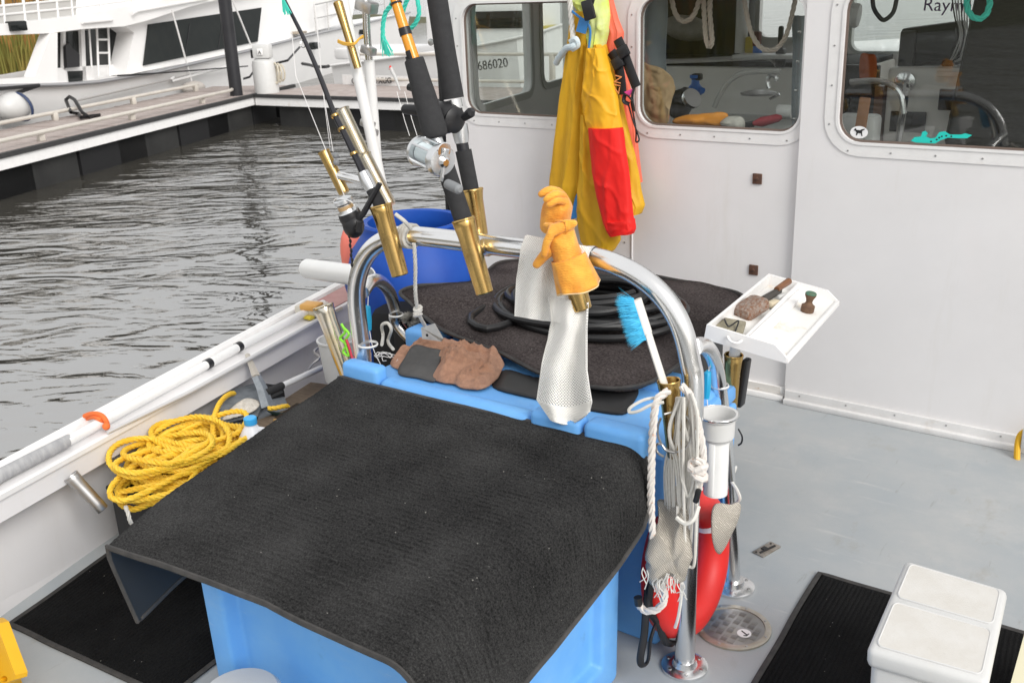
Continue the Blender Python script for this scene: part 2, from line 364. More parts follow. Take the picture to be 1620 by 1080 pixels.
# low shore added around the camera for dark reflections in metal and glass
sh_ = MB()
def shore(a, c):
    th = R(-215 + 250 * a); r_ = 120 + 40 * c + 8 * nz((a * 9, c), 1); h = (0, 5.5, 9)[min(2, int(c * 2 + .01))] * (1 + .35 * nz((a * 22, 0), 1) + .2 * nz((a * 70, 3), 1))
    return V((r_ * math.cos(th), r_ * math.sin(th), WZ - .2 + h))
struct(sh_.grid(shore, 240, 3).build('reflection_shore', mat('dark reflection shore', (.035, .042, .025), .9, col2=(.06, .055, .03), vscale=.15)))
# ================================================================== FAR YACHT
Y0 = DA + DN * 2.35
def Y(u, v, off=0.): return PP(u, v, Y0 + DN * off, DN)
YW = mat('yacht white', (.87, .86, .85), .3, var=.04, vscale=.8, coat=.2)
YG = mat('yacht tinted glass', (.010, .013, .013), .12, var=.3, vscale=3)
YS = mat('yacht black window cover', (.009, .013, .013), .7, col2=(.016, .019, .018), vscale=5)
ya = root('motor_yacht', (-18, 11, WZ), 'large white flybridge motor yacht moored beyond the dock', 'yacht')
st = [(-260, 143, 0), (0, 138, 0), (105, 135, 0), (155, 131, 0), (240, 117, 0), (390, 82, .1), (477, 60, .4), (585, 36, 1.0), (648, 21, 1.85)]
secs = []
for u, v, o in st:
    p = Y(u, v, o); far = p + DN * (2 * (1.95 - o)); q = V((p.x, p.y, WZ - .3)) + DN * (.55 if o < 1.5 else 0) - DD * (0.0 if o < 1 else 1.2); q2 = V((far.x, far.y, WZ - .3)) - DN * (.55 if o < 1.5 else 0) - DD * (0.0 if o < 1 else 1.2)
    mid = p.lerp(q, .45) - DN * .12 * (o < 1.5)
    secs.append([q, mid, p, p + V((0, 0, .0)), far, far.lerp(q2, .45), q2])
hm = MB()
for s in secs: hm.v += s
for i in range(len(secs) - 1):
    for k in range(6): hm.f.append((i * 7 + k, (i + 1) * 7 + k, (i + 1) * 7 + k + 1, i * 7 + k + 1))
hm.f.append(tuple(range(7))); hull = hm.build('hull', YW, ya, smooth=30)
rbp = [Y(u, v - 1, o - .05) for u, v, o in st]; MB().tube(rbp, .06, 8, flat=.6).build('rub_rail', mat('grey rub rail', (.30, .30, .31), .4), hull)
cr = [Y(u, v + 8, o - .02) for u, v, o in st[4:]]
MB().tube([Y(275, 122, -.03), Y(270, 126, -.03), Y(273, 128, -.03), Y(370, 103, -.03), Y(375, 98, -.03), Y(372, 93, -.03)], .03, 6).build('grab_rail', WHITE2, hull)
MB().tube([Y(120, 160, -.08), Y(240, 133, -.05), Y(330, 112, 0)], .02, 5).build('hull_crease', mat('hull line grey', (.4, .38, .37), .5), hull)
for u, v, s in ((490, 73, 1), (570, 51, .8)):
    c = Y(u, v, .55 if u < 500 else .95); MB().box(c, (.4 * s, .5, .2 * s), Matrix.Rotation(-1.2, 3, 'Z'), .05).build('porthole', YG, hull)
def prism(name, pts, o0, o1, mt, par, sm=30):
    q = [Y(u, v, o0) for u, v in pts]; return MB().plate(q, DN * (o1 - o0)).build(name, mt, par, smooth=sm)
cab = prism('cabin', [(199, 42), (212, 52), (199, 119), (397, 80), (412, 62), (425, 0), (420, -30), (300, 8), (230, 33)], .35, 2.0, YW, ya)
prism('cabin_window', [(236, 39), (414, 12.5), (408, 66), (228, 104)], .31, .345, YS, cab, 0)
for u_ in (300, 352): prism('window_seam', [(u_, 38 - (u_ - 300) * .15), (u_ + 1, 38 - (u_ - 300) * .15), (u_ - 6, 88 - (u_ - 300) * .21), (u_ - 7, 88 - (u_ - 300) * .21)], .30, .309, BLACK, cab, 0)
MB().tube([Y(186, 120, -.1), Y(250, 116, -.12), Y(330, 110, -.12), Y(392, 105, -.1)], .016, 5).build('mooring_rope', BLACK, ya)
MB().box(Y(470, 52, .68), (.5, .4, .07), Matrix.Rotation(-1.18, 3, 'Z'), .02).build('deck_hatch', mat('hatch bronze', (.35, .30, .24), .5), ya)
ovh = prism('flybridge', [(-230, 66), (-230, 42), (0, 38.5), (125, 25), (195, 12), (310, -8), (420, -30), (424, -20), (300, 11), (233, 33), (197, 42), (130, 46.5), (78, 53)], .1, 3.5, YW, ya)
MB().tube([Y(210, 22, .02), Y(218, 18, .05), Y(330, -2, .05)], .025, 6).build('hand_rail', WHITE2, ovh)
MB().tube([Y(130, 36, .06), Y(178, 31.5, .06)], .03, 6).build('hand_rail', WHITE2, ovh)
MB().box(Y(26, 41.5, .06), (.16, .3, .16), bev=.02).build('deck_light', YG, ovh)
coam = prism('aft_coaming', [(-230, 128), (0, 125), (55, 121.5), (80, 53), (91, 52), (91, 128), (112, 131), (105, 134.5), (0, 137.5), (-230, 142)], .08, .3, YW, ya)
prism('stern_coaming_far', [(-230, 126), (90, 124), (90, 140), (-230, 144)], 3.1, 3.3, YW, ya)
sal = prism('saloon_wall', [(91, 52), (199, 43), (199, 119), (178, 121), (112, 131), (91, 128)], .75, .8, YG, ya, 0)
for q in ([(128, 46), (134, 46), (137, 128), (131, 129)], [(100, 50), (104, 50), (104, 110), (100, 111)], [(91, 108), (200, 101), (200, 122), (112, 131), (91, 128)]): prism('door_frame', q, .68, .74, YW, sal, 0)
prism('door_pane', [(109, 113), (131, 112), (131, 128), (111, 130)], .64, .675, YG, sal, 0)
ld = MB()
for u in (153, 171): ld.tube([Y(u, 44, .5), Y(u + 3, 121, .45)], .022, 6)
for v in (63, 84, 105): ld.tube([Y(153.5 + (v - 44) * .04, v, .48), Y(171.5 + (v - 44) * .04, v, .48)], .02, 6)
ld.tube([Y(141, 46, .5), Y(145, 108, .5)], .018, 6); ld.build('ladder', WHITE2, ya)
prism('cockpit_chair', [(104, 74), (110, 68), (114, 76), (126, 86), (126, 106), (106, 108)], .60, .66, BLACK, ya, 30)
rl = MB()
for k, u in enumerate((-20, 8, 40, 62, 92, 115, 160, 210)): rl.tube([Y(u, 39 - u * .115, .2), Y(u - 4, 39 - u * .115 - 42, .2)], .024, 6)
for dz in (14, 28, 41): rl.tube([Y(-60, 46 - dz - 3, .2), Y(0, 38 - dz, .2), Y(125, 25 - dz * .95, .2), Y(215, 12 - dz * .9, .2)], .02, 6)
rl.build('flybridge_rail', WHITE2, ya)
NETM = mat('pale safety net', (.55, .54, .52), .8)
net = MB().grid(lambda a, c: Y(-60 + 180 * a, (46 - 20 * a) * 1 - 2 - c * 28, .21), 110, 26).build('rail_netting', NETM, ya, smooth=0); q = net.modifiers.new('wire', 'WIREFRAME'); q.thickness = .018
prism('helm_seat', [(120, 14), (128, -8), (146, -10), (150, 10), (140, 16)], 1.2, 1.9, YW, ya)
fr = MB()
prism('trunk_cabin', [(402, 76), (428, -34), (575, -60), (556, 34), (478, 55)], .75, 2.6, YW, ya)
for u, v, o in ((500, 54, .5), (520, 50, .6), (545, 44, .8), (575, 38, 1.0), (610, 30, 1.3)): fr.tube([Y(u, v, o), Y(u - 3, v - 46, o)], .018, 6)
fr.tube([Y(497, 8, .5), Y(517, 4, .6), Y(542, -2, .8), Y(572, -8, 1.0), Y(607, -16, 1.3)], .018, 6); fr.tube([Y(497, 30, .5), Y(517, 26, .6), Y(542, 20, .8), Y(572, 14, 1.0), Y(607, 7, 1.3)], .014, 6); fr.build('bow_rail', STEEL, ya)
for (u0, v0, u1, v1) in ((272, 16, 305, 135), (366, -4, 397, 72)):
    MB().tube([Y(u0, v0, -.03), Y(u1, v1, -.03)], .02, 5).build('fender_line', WHITE2, ya)
fb = Y(306, 139, -.1); tag(MB().ball(fb, (.2, .34, .14), Matrix.Rotation(.3, 3, 'Z')).build('boat_fender', mat('grubby fender', (.5, .46, .42), .6)), 'small grubby fender hanging by a line against the yacht hull', 'fender')
fr2 = root('boat_fender', P(18, 168, z=.2), 'big white round fender with blue bands at the yacht stern', 'fender')
c = PP(22, 168, Y0 - DN * .25, DN); MB().ball(c, (.24, .34, .23), Matrix.Rotation(.4, 3, 'Z'), 20, 14).build('body', BONE, fr2)
MB().lathe([(.235, -.03), (.245, 0), (.235, .03)], c + V((.03, .08, -.02)), (-.3, .9, .2), 24, cap=False).build('band', mat('navy band', (.03, .05, .12), .5), fr2, solid=.01)
MB().tube([c + V((0, .1, .2)), c + V((0, .5, .28)), c + V((.1, -.4, .3))], .03, 6).build('line', BLACK, fr2)

# ================================================================== SMALL WHITE WORKBOAT BEHIND THE CROSS DOCK
B2 = root('workboat', (-11, 17.5, WZ), 'white workboat with black numbers on its bow behind the cross dock', 'boat')
BY = 17.0
stb = [(524, 104, 0), (585, 96, 0), (650, 88, 0), (732, 77, 0), (817, 60, .2), (864, 48, .6), (905, 34, 1.4)]
secs = []
for u, v, o in stb:
    p = P(u, v, y=BY + o); far = p + V((0, 2.9 - 2 * o, 0)); q = V((p.x, p.y + .25, WZ - .2)); q2 = V((far.x, far.y - .25, WZ - .2)); secs.append([q, p.lerp(q, .4) + V((0, -.05, 0)), p, far, q2])
hm = MB()
for s in secs: hm.v += s
for i in range(len(secs) - 1):
    for k in range(4): hm.f.append((i * 5 + k, (i + 1) * 5 + k, (i + 1) * 5 + k + 1, i * 5 + k + 1))
hm.f.append(tuple(range(5))); h2 = hm.build('hull', YW, B2, smooth=30)
MB().tube([P(u, v, y=BY + o - .03) for u, v, o in stb], .05, 8, flat=.6).build('rub_rail', WHITE2, h2)
p0 = P(756, 112, y=BY - .085); p1 = P(804, 106, y=BY - .085)
text_mesh('686020', .26, p0, p1 - p0, (0, 0, 1), .004).build('hull_number', BLACK, B2, smooth=0)
q0 = P(556, 127.5, y=15.72); q1 = P(652, 126, y=15.72)
nb = MB().box((q0 + q1) / 2 + V((0, .06, -.02)), ((q1 - q0).length + .6, .03, .2)); 
MB().box(P(780, 38, y=BY + 1.3), (2.6, 1.5, .9), bev=.12).build('cabin', YW, B2)
MB().box(P(612, 82, y=BY + 1.3), (1.9, 1.6, .25), bev=.05).build('engine_cover', YW, B2)
MB().box(P(776, 32, y=BY + .52), (1.7, .03, .34), bev=.03).build('cabin_window', YG, B2)
MB().lathe([(.34, 0), (.34, .12)], P(872, 50, y=BY + 1.4), n=20).build('yellow_tub', mat('yellow tub', (.6, .5, .12), .5), B2)
sn = root('name_board', (q0 + q1) / 2, 'white board with black lettering along the far edge of the cross dock', 'sign')
nb.build('board', WHITE2, sn); text_mesh('C ND XA XUG', .17, q0 + V((0, -.0, -.07)), q1 - q0, (0, 0, 1), .006).build('lettering', BLACK, sn, smooth=0)

# ================================================================== OUR BOAT: DECK, SIDE, WHEELHOUSE
boat = root('fishing_boat', (-1.5, 2.5, -.7), 'white fishing boat with grey deck, low side and windowed wheelhouse wall', 'boat')
def xin(y): return -2.815 - .2205 * (y - 1.27)
def xout(y): return -3.0 - .2476 * (y - 1.371)
def xb(y): return -2.937 - .235 * (y - 1.233)
ys = [-2.2 + .5 * i for i in range(18)]
dk = MB(); dk.v = [V((xb(y) - .05, y, 0)) for y in ys] + [V((1.9, y, 0)) for y in ys]; N = len(ys)
dk.f = [(i, i + N, i + N + 1, i + 1) for i in range(N - 1)]
deck = dk.build('deck', DECK, boat, smooth=0)
# inner side, cove strip, gunwale cap with toe rail, outer hull
sd = MB(); sd.v = [V((xb(y), y, 0)) for y in ys] + [V((xin(y) - .10, y, .42)) for y in ys]; sd.f = [(i, i + N, i + N + 1, i + 1) for i in range(N - 1)]
bul = sd.build('bulwark', WHITE, boat)
cv = MB(); cv.v = [V((xb(y) + .028, y, .004)) for y in ys] + [V((xb(y) + .004, y, .035)) for y in ys]; cv.f = [(i, i + N, i + N + 1, i + 1) for i in range(N - 1)]
cv.build('cove_strip', DECK, bul)
def strip(name, prof, mt, par):       # profile: (offset from inner edge 0..1 to outer, z)
    mb = MB(); k = len(prof)
    for y in ys:
        a, b_ = xin(y), xout(y)
        for t, z, d in prof: mb.v.append(V((a + (b_ - a) * t + d, y, z)))
    for i in range(N - 1):
        for j in range(k): j2 = (j + 1) % k; mb.f.append((i * k + j, i * k + j2, (i + 1) * k + j2, (i + 1) * k + j))
    return mb.build(name, mt, par, smooth=30)
gw = strip('gunwale', [(0, .395, 0), (0, .472, 0), (0, .482, -.008), (1, .482, .01), (1, .47, 0), (1, .395, 0)], WHITE, boat)
strip('edge_bead', [(0, .468, .004), (0, .468, .012), (0, .484, .012), (0, .4875, .006), (0, .4875, -.006), (0, .4835, -.006)], WHITE2, gw)
strip('toe_rail', [(1, .483, .045), (1, .497, .042), (1, .497, .018), (1, .483, .012)], WHITE2, gw)
strip('outer_bead', [(1, .44, -.03), (1, .47, -.034), (1, .488, -.02), (1, .488, .0), (1, .44, .0)], WHITE2, gw)
hb = MB(); hb.v = [V((xout(y) + .01, y, .44)) for y in ys] + [V((xout(y) + .10, y, -.9)) for y in ys]; hb.f = [(i, i + N, i + N + 1, i + 1) for i in range(N - 1)]
hb.build('hull', WHITE, boat)
for yy in (3.42,):
    a = V((xin(yy) - .02, yy, .482)); b_ = V((xout(yy + .9), yy + .9, .482))
# far pink-brown covering board patch on the side deck
PK = mat('faded pink covering board', (.48, .27, .25), .6, col2=(.40, .20, .19), vscale=9)
pk = MB(); yy = [3.05, 3.5, 4.15]
pk.v = [V((xin(y) - .01, y, .4878)) for y in yy] + [V((xout(y) + .06, y, .4878)) for y in yy]; pk.f = [(0, 3, 4, 1), (1, 4, 5, 2)]; pk.build('covering_board', PK, gw, smooth=0, solid=.004)

BYY = 4.19
def ring(x0, x1, z0, z1, r, y): return [V((a, y, c)) for a, c in rrect(x0, x1, z0, z1, r)]
W1 = (-3.258, -2.52, 1.232, 1.772, .085); W2 = (-2.252, -1.487, 1.218, 1.775, .085); W3 = (-1.318, .15, 1.195, 1.80, .095)
XJ = -1.476
wall = MB().plate([V((-3.405, BYY, 0)), V((XJ + .03, BYY, 0)), V((XJ + .03, BYY, 2.42)), V((-3.405, BYY, 2.42))], V((0, .05, 0)), [ring(*W1, BYY), ring(*W2, BYY)]).build('bulkhead', WHITE, boat, smooth=0)
PY = 4.165
wall2 = MB().plate([V((XJ, PY, 0)), V((1.9, PY, 0)), V((1.9, PY, 2.42)), V((XJ, PY, 2.42))], V((0, .05, 0)), [ring(*W3, PY)]).build('bulkhead', WHITE, boat, smooth=0)
# seam batten and base mouldings
MB().box((-2.283, BYY - .003, .62), (.004, .006, 1.1)).build('panel_seam', mat('seam grey', (.74, .73, .73), .5), wall)
MB().box((-2.43, BYY - .008, .032), (1.9, .016, .064), bev=.003).build('base_board', WHITE2, wall)
MB().box((-2.43, BYY - .018, .013), (1.9, .036, .026), bev=.004).build('base_board', WHITE2, wall)
MB().box((.22, PY - .008, .032), (3.38, .016, .064), bev=.003).build('base_board', WHITE2, wall2)
MB().box((.22, PY - .018, .013), (3.38, .036, .026), bev=.004).build('base_board', WHITE2, wall2)
RUSTY = mat('rusty steel', (.16, .075, .045), .75, .3, col2=(.07, .05, .045), vscale=60)
RUSTST = mat('rust stained white', (.74, .71, .67), .5, col2=(.45, .27, .14), vscale=38, thr=(.62, .76))
MB().box((-1.75, BYY - .0175, .046), (.50, .004, .034)).build('stained_strip', RUSTST, wall, smooth=0)
for u, v in ((1198, 283), (1192, 427)):
    c = P(u, v, y=BYY - .004); pl = MB().box(c, (.042, .008, .046), bev=.002).build('backing_plate', RUSTY, wall); MB().lathe([(.008, 0), (.008, .004), (.004, .006)], c + V((0, -.004, 0)), (0, -1, 0), 10).build('bolt', RUSTY, pl)
scr = None
def screw(c, par, mt=None):
    global scr
    if scr is None: scr = MB().lathe([(.0042, 0), (.0038, .002), (.0015, .0026)], c, (0, -1, 0), 8).build('screw', mt or STEEL, par, smooth=0)
    else: clone(scr, V(c) + V((0, -.0016, 0)), par)
for x in [-1.40 + .21 * i for i in range(8)]: screw((x, PY - .016, .048), wall2)
for k in range(6): screw((-2.33 + .005 * (k % 2), BYY - .0005, .35 + .3 * k), wall)
gl = bpy.data.materials.new('window glass'); gl.use_nodes = True; n = gl.node_tree.nodes; l = gl.node_tree.links; n.remove(n['Principled BSDF'])
tr = n.new('ShaderNodeBsdfTransparent'); tr.inputs[0].default_value = (.93, .95, .94, 1); gs = n.new('ShaderNodeBsdfGlossy'); gs.inputs['Roughness'].default_value = .02
lw_ = n.new('ShaderNodeLayerWeight'); lw_.inputs[0].default_value = .5; pw_ = n.new('ShaderNodeMath'); pw_.operation = 'POWER'; pw_.inputs[1].default_value = 4; l.new(lw_.outputs['Facing'], pw_.inputs[0])
fz = n.new('ShaderNodeMath'); fz.operation = 'MULTIPLY_ADD'; fz.inputs[1].default_value = .6; fz.inputs[2].default_value = .05; l.new(pw_.outputs[0], fz.inputs[0])
mxs = n.new('ShaderNodeMixShader'); l.new(fz.outputs[0], mxs.inputs[0]); l.new(tr.outputs[0], mxs.inputs[1]); l.new(gs.outputs[0], mxs.inputs[2]); l.new(mxs.outputs[0], n['Material Output'].inputs[0])
def oval(x0, x1, z0, z1, r, d): return (x0 - d, x1 + d, z0 - d, z1 + d, r + d)
GASK = mat('window gasket', (.16, .12, .10), .6)
for Wn, yw, par in ((W1, BYY, wall), (W2, BYY, wall), (W3, PY, wall2)):
    pane = MB().plate(ring(*oval(*Wn, .004), yw + .022), V((0, .006, 0))).build('window', gl, par, smooth=0)
    fo = MB().plate(ring(*oval(*Wn, .056), yw - .0005), V((0, -.0045, 0)), [ring(*oval(*Wn, .004), yw - .0005)]).build('frame', WHITE2, pane, smooth=30)
    MB().plate(ring(*oval(*Wn, .009), yw - .0052), V((0, -.004, 0)), [ring(*oval(*Wn, -.002), yw - .0052)]).build('inner_bead', WHITE2, pane, smooth=30)
    MB().plate(ring(*oval(*Wn, -.0005), yw + .014), V((0, .007, 0)), [ring(*oval(*Wn, -.009), yw + .014)]).build('gasket', GASK, pane, smooth=30)
    x0, x1, z0, z1, r = Wn; d = .034
    k = int((x1 - x0) / .17)
    for i in range(k + 1): screw((x0 + .05 + (x1 - x0 - .1) * i / k, yw - .005, z0 - d), pane)
    for i in range(4):
        for xx in (x0 - d, x1 + d): screw((xx, yw - .005, z0 + .07 + (z1 - z0 - .14) * i / 3), pane)
MB().lathe([(.018, 0), (.018, .006), (.01, .01)], P(682, 67, y=BYY), (0, -1, 0), 14).build('light_fitting', STEEL, wall)
# stickers on the right window
c = P(1359, 209.5, y=PY + .02)
st1 = MB().add([c + V((.036 * math.cos(a * .2618), 0, .025 * math.sin(a * .2618))) for a in range(24)], [tuple(range(24))]).build('oval_sticker', mat('sticker white', (.82, .82, .82), .4), wall2, smooth=0)
dg = [(-15, 4), (-13, 10), (-9, 11), (-8, 7), (3, 6), (7, 9), (16, 11), (16, 9), (9, 4), (9, -2), (11, -10), (8, -10), (6, -3), (-3, -2), (-5, -9), (-8, -9), (-7, -1), (-9, 2), (-11, 5)]
MB().plate([c + V((a * .0014, -.001, b_ * .0014)) for a, b_ in dg], V((0, -.0006, 0))).build('dog_silhouette', BLACK, st1, smooth=0)
TEAL = mat('teal vinyl', (.02, .58, .50), .4)
sk = [(1441, 223), (1447, 217), (1457, 216), (1459, 209), (1464, 207), (1468, 211), (1465, 216), (1472, 219), (1480, 218), (1486, 209), (1495, 208), (1503, 213), (1520, 213), (1527, 211), (1538, 214), (1530, 219), (1515, 219), (1500, 218), (1488, 222), (1480, 227), (1470, 230), (1458, 226), (1450, 226)]
st2 = MB().plate([P(u, v, y=PY + .0205) for u, v in sk], V((0, -.0008, 0))).build('teal_sticker', TEAL, wall2, smooth=0)
for u, v in ((1473, 224), (1482, 221), (1490, 216), (1497, 215), (1505, 216), (1486, 218)):
    MB().lathe([(.0035, 0), (.0035, .0004)], P(u, v, y=PY + .0195), (0, -1, 0), 8).build('spot', BLACK, st2)
# ---- wheelhouse shell behind the wall
INW = mat('cabin wall', (.76, .75, .73), .5, var=.06, vscale=3)
def xw(y): return -3.4 - .228 * (y - 4.19)
FY = 6.3
def port(y, z): return V((xw(y), y, z))
def prr(y0, y1, z0, z1, r): return [port(a, c_) for a, c_ in rrect(y0, y1, z0, z1, r)]
tn = V((.045, .01, 0))
pw = MB().plate([port(4.25, -.1), port(FY, -.1), port(FY, 2.42), port(4.25, 2.42)], tn, [prr(4.49, 5.30, 1.22, 1.80, .08), prr(5.49, 6.16, 1.24, 1.80, .08)]).build('port_wall', WHITE, boat, smooth=0)
for a0, a1, zz in ((4.49, 5.30, 1.22), (5.49, 6.16, 1.24)):
    MB().plate([p + V((.048, .012, 0)) for p in prr(a0 - .035, a1 + .035, zz - .035, 1.835, .11)], V((.008, .002, 0)), [[p + V((.048, .012, 0)) for p in prr(a0 + .008, a1 - .008, zz + .008, 1.79, .07)]]).build('window_frame', mat('grey window frame', (.5, .5, .48), .45), pw, smooth=0)
    MB().plate([p + V((.02, .004, 0)) for p in prr(a0 - .003, a1 + .003, zz - .003, 1.803, .08)], V((.005, 0, 0))).build('window_pane', gl, pw, smooth=0)
MB().box((-1.0, 5.25, 2.45), (5.8, 2.3, .06)).build('roof', WHITE, boat, smooth=0)
def frr(x0, x1, z0, z1, r=.06): return [V((a, FY, c_)) for a, c_ in rrect(x0, x1, z0, z1, r)]
fw = MB().plate([V((-4.0, FY, -.1)), V((1.9, FY, -.1)), V((1.9, FY, 2.42)), V((-4.0, FY, 2.42))], V((0, .05, 0)), [frr(-2.535, -2.19, 1.482, 2.3), frr(-1.95, -1.22, 1.40, 2.3), frr(-1.0, .0, 1.3, 2.3), frr(.2, 1.7, 1.2, 2.3)]).build('front_wall', INW, boat, smooth=0)
MB().add([(-3.45, 4.25, .012), (1.9, 4.25, .012), (1.9, 6.3, .012), (-3.9, 6.3, .012)], [(0, 1, 2, 3)]).build('cabin_floor', mat('dark cabin floor', (.06, .06, .06), .6), boat, smooth=0)
# foredeck seen through the front windows
MB().hexa([V(p) for p in ((-3.2, 6.36, 1.1), (.4, 6.36, 1.1), (-.6, 9.2, 1.1), (-2.4, 9.2, 1.1), (-3.2, 6.36, 1.38), (.4, 6.36, 1.38), (-.6, 9.2, 1.30), (-2.4, 9.2, 1.30))]).build('foredeck', WHITE, boat, smooth=0)
# dash and console
DSH = mat('cabin console', (.80, .78, .74), .45, col2=(.74, .72, .68), vscale=4)
WOOD = mat('varnished teak', (.20, .085, .035), .4, col2=(.13, .05, .02), vscale=20, stretch=(1, 1, 8))
MB().box((-2.55, 5.92, .68), (1.75, .72, 1.36), bev=.01).build('console', DSH, boat)
MB().box((-1.80, 5.545, .70), (.05, .03, 1.36)).build('console_trim', WOOD, boat)
MB().box((-2.55, 5.95, 1.372), (1.72, .66, .03), bev=.004).build('dash_top', mat('black dash', (.012, .012, .012), .7), boat)
MB().box((-3.0, 6.20, 1.66), (.92, .10, .56), bev=.01).build('dark_padding', mat('black dash', (.012, .012, .012), .7), boat)
MB().tube(spline([P(1050, 98, y=5.62), P(1130, 95, y=5.62), P(1205, 92, y=5.62), P(1225, 97, y=5.62), P(1230, 106, y=5.62)], 6), .016, 8).build('grab_rail', CHROME, boat)
# counter with galley box, low shelf
MB().box((-1.98, 5.0, .66), (.62, .56, .92), bev=.012).build('galley_box', DSH, boat)
MB().box((-1.98, 5.0, 1.132), (.60, .54, .02), bev=.006).build('galley_top', mat('grey worktop', (.42, .42, .40), .4), boat)
MB().box((-1.85, 4.44, 1.10), (.95, .34, .03), bev=.004).build('window_shelf', mat('dark shelf', (.03, .03, .035), .6), boat)
for i in range(4): MB().lathe([(.006, 0), (.006, .012)], (-1.545, 4.30, 1.26 + .12 * i), (-1, 0, 0), 8).build('snap', STEEL, boat)
# helm console seen through the right window
hc = MB().box((-1.10, 5.55, .70), (.66, .62, 1.40), bev=.015).build('helm_console', DSH, boat)
MB().box((-1.46, 5.30, .66), (.04, .16, 1.30)).build('corner_trim', WOOD, hc)
for u, v, w_, h_ in ((1436, 193, .17, .10), (1506, 158, .12, .10)): MB().box(P(u, v, y=5.232), (w_, .012, h_), bev=.004).build('instrument_panel', BLACK, hc)
MB().lathe([(.028, 0), (.028, .01)], P(1512, 184, y=5.238), (0, -1, 0), 16).build('gauge', BLACK, hc)
MB().box(P(1545, 118, y=5.22), (.36, .02, .02)).build('ledge', DSH, hc)
MB().lathe([(.05, 0), (.05, .012), (.02, .02)], P(1432, 130, y=5.236), (0, -1, 0), 20).build('pole_flange', CHROME, hc)
MB().tube(spline([P(1434, 131, y=5.2), P(1433, 142, y=5.1), P(1430, 165, y=5.05), P(1420, 235, y=5.05), P(1414, 290, y=5.05)], 5), .017, 8).build('grab_pole', CHROME, hc)
MB().tube(spline([P(1528, 186, y=5.2), P(1522, 192, y=5.18), P(1524, 205, y=5.16), P(1532, 210, y=5.15)], 5), .006, 6).build('cable', WHITE2, hc)
sw = MB(); cw = P(1622, 196, y=5.0)
sw.tube([cw + V((.14 * math.cos(a * .2618), .05 * math.sin(a * .2618), .13 * math.sin(a * .2618))) for a in range(24)], .016, 8, closed=True)
for a in (90, 210, 330): sw.tube([cw, cw + V((.14 * math.cos(R(a)), .05 * math.sin(R(a)), .13 * math.sin(R(a))))], .008, 6)
sw.tube([cw, cw + V((0, .2, -.1))], .02, 8); sw.build('steering_wheel', BLACK, boat)
MB().box((-.70, 5.42, .50), (.34, .3, 1.0), bev=.02).build('helm_pod', DSH, boat)
SEAT = mat('charcoal seat fabric', (.028, .026, .022), .85, col2=(.045, .042, .036), vscale=30, stretch=(1, 1, 6))
hs = root('helm_seat', (-1.0, 4.9, .0), 'tall charcoal upholstered helm seat seen through the right window', 'seat')
MB().box(P(1604, 118, y=4.85), (.44, .12, .72), Matrix.Rotation(.10, 3, 'Y'), .05).build('backrest', SEAT, hs)
MB().box(P(1535, 130, y=4.95), (.075, .10, .34), bev=.035).build('armrest', SEAT, hs)
MB().box((-.80, 5.05, .86), (.5, .3, .12), bev=.04).build('cushion', SEAT, hs); MB().tube([(-.8, 5.05, 0), (-.8, 5.05, .82)], .05, 12).build('pedestal', CHROME, hs)

# ================================================================== DECK FITTINGS
AY_ = 2.195
hp = P(1160, 993, z=0)
hat = MB().lathe([(.112, .001), (.112, .007), (.108, .009), (.094, .009), (.093, .005)], hp, n=48).build('deck_plate', mat('weathered alloy ring', (.52, .49, .44), .45, .7, col2=(.42, .36, .27), vscale=20), deck)
MB().lathe([(.0925, 0), (.0925, .0065)], hp, n=48).build('cover', mat('tread plate', (.40, .40, .41), .38, .85, col2=(.33, .31, .27), vscale=12), hat)
tb = None
for i in range(-4, 5):
    for j in range(-4, 5):
        c = hp + V((i * .0235, j * .0235, .0068))
        if (c - hp).xy.length < .083 and not (abs(i * .0235 - .042) < .022 and abs(j * .0235 + .018) < .022):
            o = (i + j) % 2
            if tb is None:
                tb = {}
            if o not in tb:
                q = MB()
                for k in (-1.5, -.5, .5, 1.5): q.box(c + V(((0 if o else k * .0048), (k * .0048 if o else 0), .0005)), (.019 if o else .0022, .0022 if o else .019, .002))
                tb[o] = q.build('tread_bar', MATS['tread plate'], hat, smooth=0)
            else: clone(tb[o], c + V((0, 0, .0005)), hat)
MB().lathe([(.021, 0), (.021, .001)], hp + V((.042, -.018, .0085)), n=24).build('anchor_sticker', MATS['sticker white'], hat)
an = hp + V((.042, -.018, .0098)); q = MB(); q.tube([an + V((-.010, .006, 0)), an + V((.010, -.004, 0))], .0022, 5); q.tube([an + V((.003, -.012, 0)), an + V((.011, -.009, 0)), an + V((.013, .003, 0))], .002, 5); q.build('anchor_mark', BLACK, hat)
for k in range(8): a = k * .785; MB().lathe([(.005, 0), (.004, .002)], hp + V((.102 * math.cos(a), .102 * math.sin(a), .009)), n=8).build('bolt', STEEL, hat)
lp = P(1213, 870, z=0); rz = Matrix.Rotation(-1.05, 3, 'Z')
lt = MB().box(lp + V((0, 0, .003)), (.10, .045, .006), Matrix.Rotation(1.30, 3, 'Z'), .002).build('flush_latch', mat('worn latch plate', (.45, .42, .39), .4, .8, col2=(.3, .25, .2), vscale=60), deck)
MB().box(lp + V((.004, -.003, .0072)), (.075, .007, .004), Matrix.Rotation(1.22, 3, 'Z')).build('slot', BLACK, lt); MB().box(lp + V((-.008, -.003, .0072)), (.02, .014, .004), Matrix.Rotation(1.3, 3, 'Z')).build('catch', BLACK, lt)
for k in (-.04, .04): MB().lathe([(.004, 0), (.003, .002)], lp + V((k * .27 - .012, k * .96, .006)), n=8).build('screw_head', BLACK, lt)

